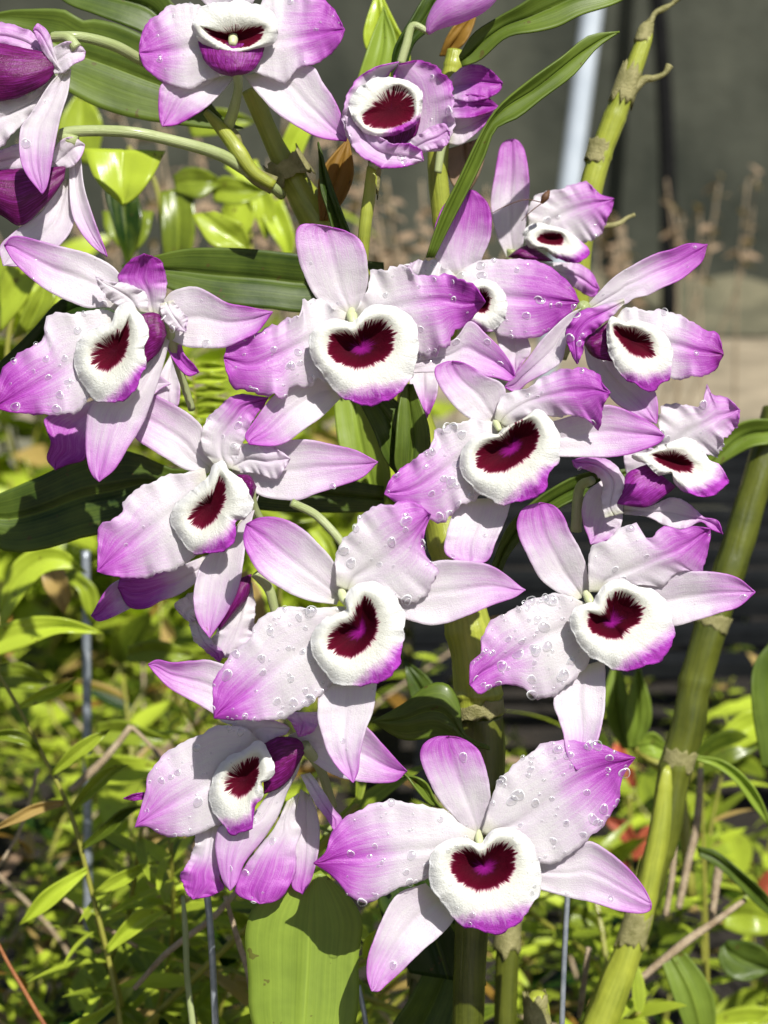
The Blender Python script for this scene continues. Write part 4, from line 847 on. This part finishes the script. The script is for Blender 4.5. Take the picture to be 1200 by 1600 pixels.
# dry twigs
TW = [('210,1545,0 260,1490,0 330,1435,6 372,1390,6', [4, 5, 5, 4], .50, 'straw-coloured dry stick slanting up to the drooping flower'), ('100,1405,0 150,1440,0 215,1480,0', [4, 4, 3.5], .54, 'short dry stick lying at the lower left behind the weeds'),
      ('110,1235,0 160,1190,0 205,1135,0', [6, 6, 5], .60, 'blurred beige stick in the leaves at the left edge'), ('205,1135,0 235,1165,0 270,1210,0', [3, 3, 2.5], .60, 'thin grey twig below the long magenta sepal'), ('352,1400,0 372,1470,0 392,1540,0 410,1700,0', [4, 4.5, 5, 5], .475, 'brown dry stem left of the broad pale leaf'),
      ('1000,1530,0 1060,1480,0 1110,1445,0 1165,1405,0', [6, 7, 6, 4], .56, 'dry stick slanting up to the right edge at the bottom'), ('1095,1200,0 1088,1290,0 1070,1370,0 1060,1420,0', [5, 6, 6, 5], .60, 'brown dry stem behind the thick right cane'),
      ('1125,1340,0 1118,1390,0 1112,1440,0', [6, 7, 5], .58, 'pale upright stub among dry bits at the lower right'), ('920,1480,0 912,1540,0 905,1590,0', [4, 5, 4], .54, 'small dry stalk near the bottom, right of the wire'), ('1055,1300,0 1050,1370,0 1040,1430,0', [5, 5, 5], .56, 'beige dry stalk beside the thick cane'),
      ('60,1200,0 30,1300,0 -20,1380,0', [3, 3, 3], .58, 'dull brown twig at the left edge behind the yellow stem'), ('240,1260,0 300,1330,0 330,1400,0', [3, 3.5, 3], .6, 'dark thin twig under the drooping flower')]
for p_, r_, d_, l_ in TW:
    o = tube('dry_stick', None, p_, r_, 'twig', d_, 7, 24, wob=.25); tag(o, l_, 'stick', 'dry sticks in the undergrowth')
# broad background foliage, left side
def bgplant(label, items, x, y, d, stem, group='broad-leaved plants in the background', sm='stem', sr=4):
    e = empty('broad_leaved_plant', at(x, y, d), label, 'plant', group)
    tube('stem', e, stem, [sr] * 4, sm, d, 8, 24)
    for it in items:
        L_, R_, tp, yy = it[:4]; dd = it[4] if len(it) > 4 else d
        leaf(e, ZP, L_, R_, tp, dd, yy, mat=(it[5] if len(it) > 5 else 'weed'), nu=18, nv=8, cr=4)
bgplant('blurred plant with a yellow drooping leaf behind the upper left', [
    ('130,232 148,278 172,305', '258,236 240,272 215,306', '193,322', 1.0, .50), ('170,240 165,300 180,360', '215,300 222,340 215,380', '200,420', .1, .60), ('160,330 165,360 190,390', '240,330 232,365 215,390', '200,400', .1),
    ('300,335 310,355 335,385', '335,330 370,345 385,360', '390,392', .75, .58), ('250,300 252,350 258,400', '300,290 305,340 300,390', '280,420', .5), ('270,275 290,262 320,265', '275,300 310,310 335,295', '350,285', .35), ('330,290 350,275 390,285', '335,315 370,320 400,310', '420,300', .7)],
    260, 420, .66, '260,440,0 255,360,0 240,280,0 200,230,0')
bgplant('blurred bright plant behind the side shoots at the upper left', [
    ('350,260 380,290 395,330', '400,250 420,290 430,330', '415,375', .8), ('100,250 90,200 110,160', '150,260 160,200 150,170', '130,140', .7, .7), ('420,270 450,200 470,170', '460,270 480,220 490,190', '480,140', .9, .60),
    ('400,320 420,360 440,390', '440,310 455,350 460,380', '450,420', 1.0), ('290,190 330,170 370,175', '300,215 340,210 375,200', '400,190', .3, .7), ('345,330 360,300 380,290', '370,390 395,350 400,310', '395,285', .95)], 400, 480, .68, '400,500,0 395,420,0 390,330,0 400,250,0')
bgplant('dark and bright broad leaves at the left edge beside the big left flower', [
    ('0,440 20,400 40,385', '0,520 40,470 60,420', '55,380', .95, .56), ('20,530 40,480 60,450', '60,510 85,470 80,440', '75,425', .25, .55), ('-20,470 0,400 10,380', '10,480 30,420 30,390', '22,370', .8, .62), ('20,480 50,450 60,440', '50,520 80,500 95,470', '80,450', .85, .64)], 10, 560, .6, '10,600,0 12,540,0 20,490,0 30,450,0')
bgplant('yellow-green drooping leaves at the left edge below the dark leaf', [
    ('0,930 20,880 60,855 100,860', '0,990 30,940 70,895 120,890', '135,895', .9, .58), ('-20,985 40,965 90,965 130,975', '-20,1030 40,1010 90,990 130,990', '160,990', .7, .56), ('0,1040 30,1035 60,1050', '0,1075 30,1075 60,1075', '80,1065', .8, .6), ('40,870 60,880 70,920', '70,860 95,880 110,930', '100,960', .5, .62),
    ('90,900 120,920 130,950', '120,890 150,920 155,960', '145,980', .9, .65), ('150,1130 190,1125 230,1140', '150,1160 200,1165 240,1165', '265,1155', .8, .62), ('130,1180 190,1180 240,1190', '140,1225 190,1225 235,1215', '260,1200', .85, .64)], -10, 1100, .62, '-20,1300,0 -10,1200,0 -5,1100,0 0,960,0')
bgplant('small fern-like frond of stacked bright leaflets between the left flowers', [
    (f'{300+q*2},{573+18*q} {320},{566+18*q} {340},{567+18*q}', f'{300+q*2},{581+18*q} {320},{582+18*q} {345},{580+18*q}', f'{362},{572+18*q}', .9) for q in range(6)] + [
    (f'{300+q*2},{578+18*q} {285},{572+18*q}', f'{300+q*2},{586+18*q} {285},{588+18*q}', f'{268},{585+18*q}', .85) for q in range(6)], 305, 690, .56, '315,720,0 308,680,0 304,620,0 300,560,0', sr=2.5)
bgplant('shaded bright leaves behind the lower middle of the cluster', [
    ('400,780 440,790 480,800', '400,800 440,815 480,815', '520,805', .5), ('430,740 470,745 520,760', '430,765 470,775 510,780', '560,765', .3), ('560,740 570,800 590,840', '590,740 610,800 615,850', '610,890', .9, .58), ('480,830 500,860 520,900', '500,820 520,850 530,890', '535,930', .6),
    ('360,900 380,930 385,980', '385,890 410,930 415,970', '405,1010', .3), ('200,1010 240,1000 280,1010', '200,1035 240,1035 280,1035', '310,1025', .4)], 440, 900, .64, '440,1100,0 438,980,0 436,880,0 436,760,0')
bgplant('broad shining leaves among dry bits at the lower right', [
    ('1080,1180 1110,1150 1150,1140', '1090,1215 1130,1200 1170,1180', '1190,1165', .5), ('1120,1150 1150,1120 1180,1110', '1140,1180 1180,1160 1200,1140', '1215,1120', .8), ('1130,1420 1160,1400 1190,1410', '1130,1450 1160,1460 1200,1460', '1220,1440', .3), ('1110,1590 1150,1575 1200,1575', '1110,1620 1150,1625 1200,1625', '1250,1600', .6),
    ('900,1160 920,1200 930,1240', '930,1150 945,1190 950,1230', '945,1260', .3), ('880,1420 910,1415 940,1440', '880,1440 910,1450 940,1470', '960,1480', .7), ('930,1400 960,1380 990,1390', '935,1425 965,1425 990,1420', '1010,1410', .4)], 1100, 1600, .66, '1110,1700,0 1105,1500,0 1100,1350,0 1095,1180,0', sr=3)
bgplant('small clump of reddish leaves glimpsed behind the right sepal of the lowest flower', [
    ('985,1330 960,1300 950,1290', '1000,1320 985,1290 970,1280', '945,1275', .5, .78, 'red'), ('985,1335 1000,1300 1020,1290', '990,1345 1020,1330 1035,1315', '1045,1300', .6, .78, 'red'), ('980,1340 960,1330 940,1330', '985,1360 960,1355 945,1350', '925,1340', .4, .78, 'red'),
    ('985,1230 965,1190 955,1175', '995,1230 985,1190 975,1170', '962,1160', .7, .76, 'red'), ('1180,1390 1190,1370 1210,1360', '1185,1420 1200,1410 1215,1400', '1230,1380', .5, .76, 'red')], 985, 1420, .78, '985,1480,0 986,1400,0 985,1330,0 984,1240,0', sr=3)
# dry pinkish plants far behind
def dryplant(px, py, d, sz, n, label, seed_, lm=None, lo=.3, sm='twig'):
    r_ = random.Random(seed_); e0 = at(px, py, d); g_ = Vector((e0.x, e0.y, 0)); e = empty('dry_shrub', g_, label, 'shrub', 'dry shrubs far behind the orchids')
    for i in range(n):
        a_ = r_.uniform(0, 6.28); tip = Vector((e0.x + math.cos(a_) * sz * r_.uniform(.3, 1), e0.y + math.sin(a_) * sz * .6, e0.z + sz * r_.uniform(-.5, .5)))
        midp = g_ * .4 + tip * .6 + Vector((r_.uniform(-.02, .02), 0, .02))
        tube('branch', e, [g_ + Vector((r_.uniform(-sz, sz), r_.uniform(-.05, .05), 0)), midp, tip], [.0018, .0016, .001], sm, nseg=5, n=10)
        for k in range(9):
            q = midp.lerp(tip, r_.uniform(lo, 1.05)); q = q if q.z > .03 else tip; put_leaf(e, lm, q - g_, r_.uniform(0, 6.3), r_.uniform(-.6, 1), r_.uniform(-1, 1), r_.uniform(.7, 1.3))
SM = leafmesh('straw_leaf', 'straw', .020, .007, .5, .4); YM = leafmesh('pale_leaf', 'weed', .06, .022, .6, .4)
dryplant(1100, 320, 2.1, .075, 7, 'blurred pinkish dry shrub in front of the dark wall at the right', 3, lm=SM)
dryplant(1000, 355, 2.0, .06, 6, 'blurred dry branches between the bare cane and the black pole', 5, lm=SM)
dryplant(640, 330, 1.7, .10, 18, 'blurred beige dry shrub behind the upper middle of the cluster', 8, lm=SM)
dryplant(380, 240, 1.6, .14, 20, 'blurred beige dry shrub behind the upper left leaves', 11, lm=SM)
dryplant(170, 300, 1.6, .14, 20, 'blurred dry shrub at the upper left beside the side-on flowers', 13, lm=SM, lo=-.8)
dryplant(180, 760, 1.25, .16, 26, 'blurred leafy shrub behind the left centre flower, between flowers and tray', 23, lm=YM, lo=-1, sm='stem')
dryplant(480, 700, 1.4, .16, 22, 'blurred leafy shrub glimpsed through the gaps in the middle of the cluster', 29, lm=YM, lo=-1, sm='stem')
dryplant(40, 480, 1.3, .10, 18, 'blurred yellow-green shrub at the left edge behind the big left flower', 17, lm=YM, lo=-1.2, sm='stem')
dryplant(310, 470, 1.3, .14, 19, 'blurred yellow-green shrub behind the left flowers', 19, lm=YM, lo=-1.2, sm='stem')
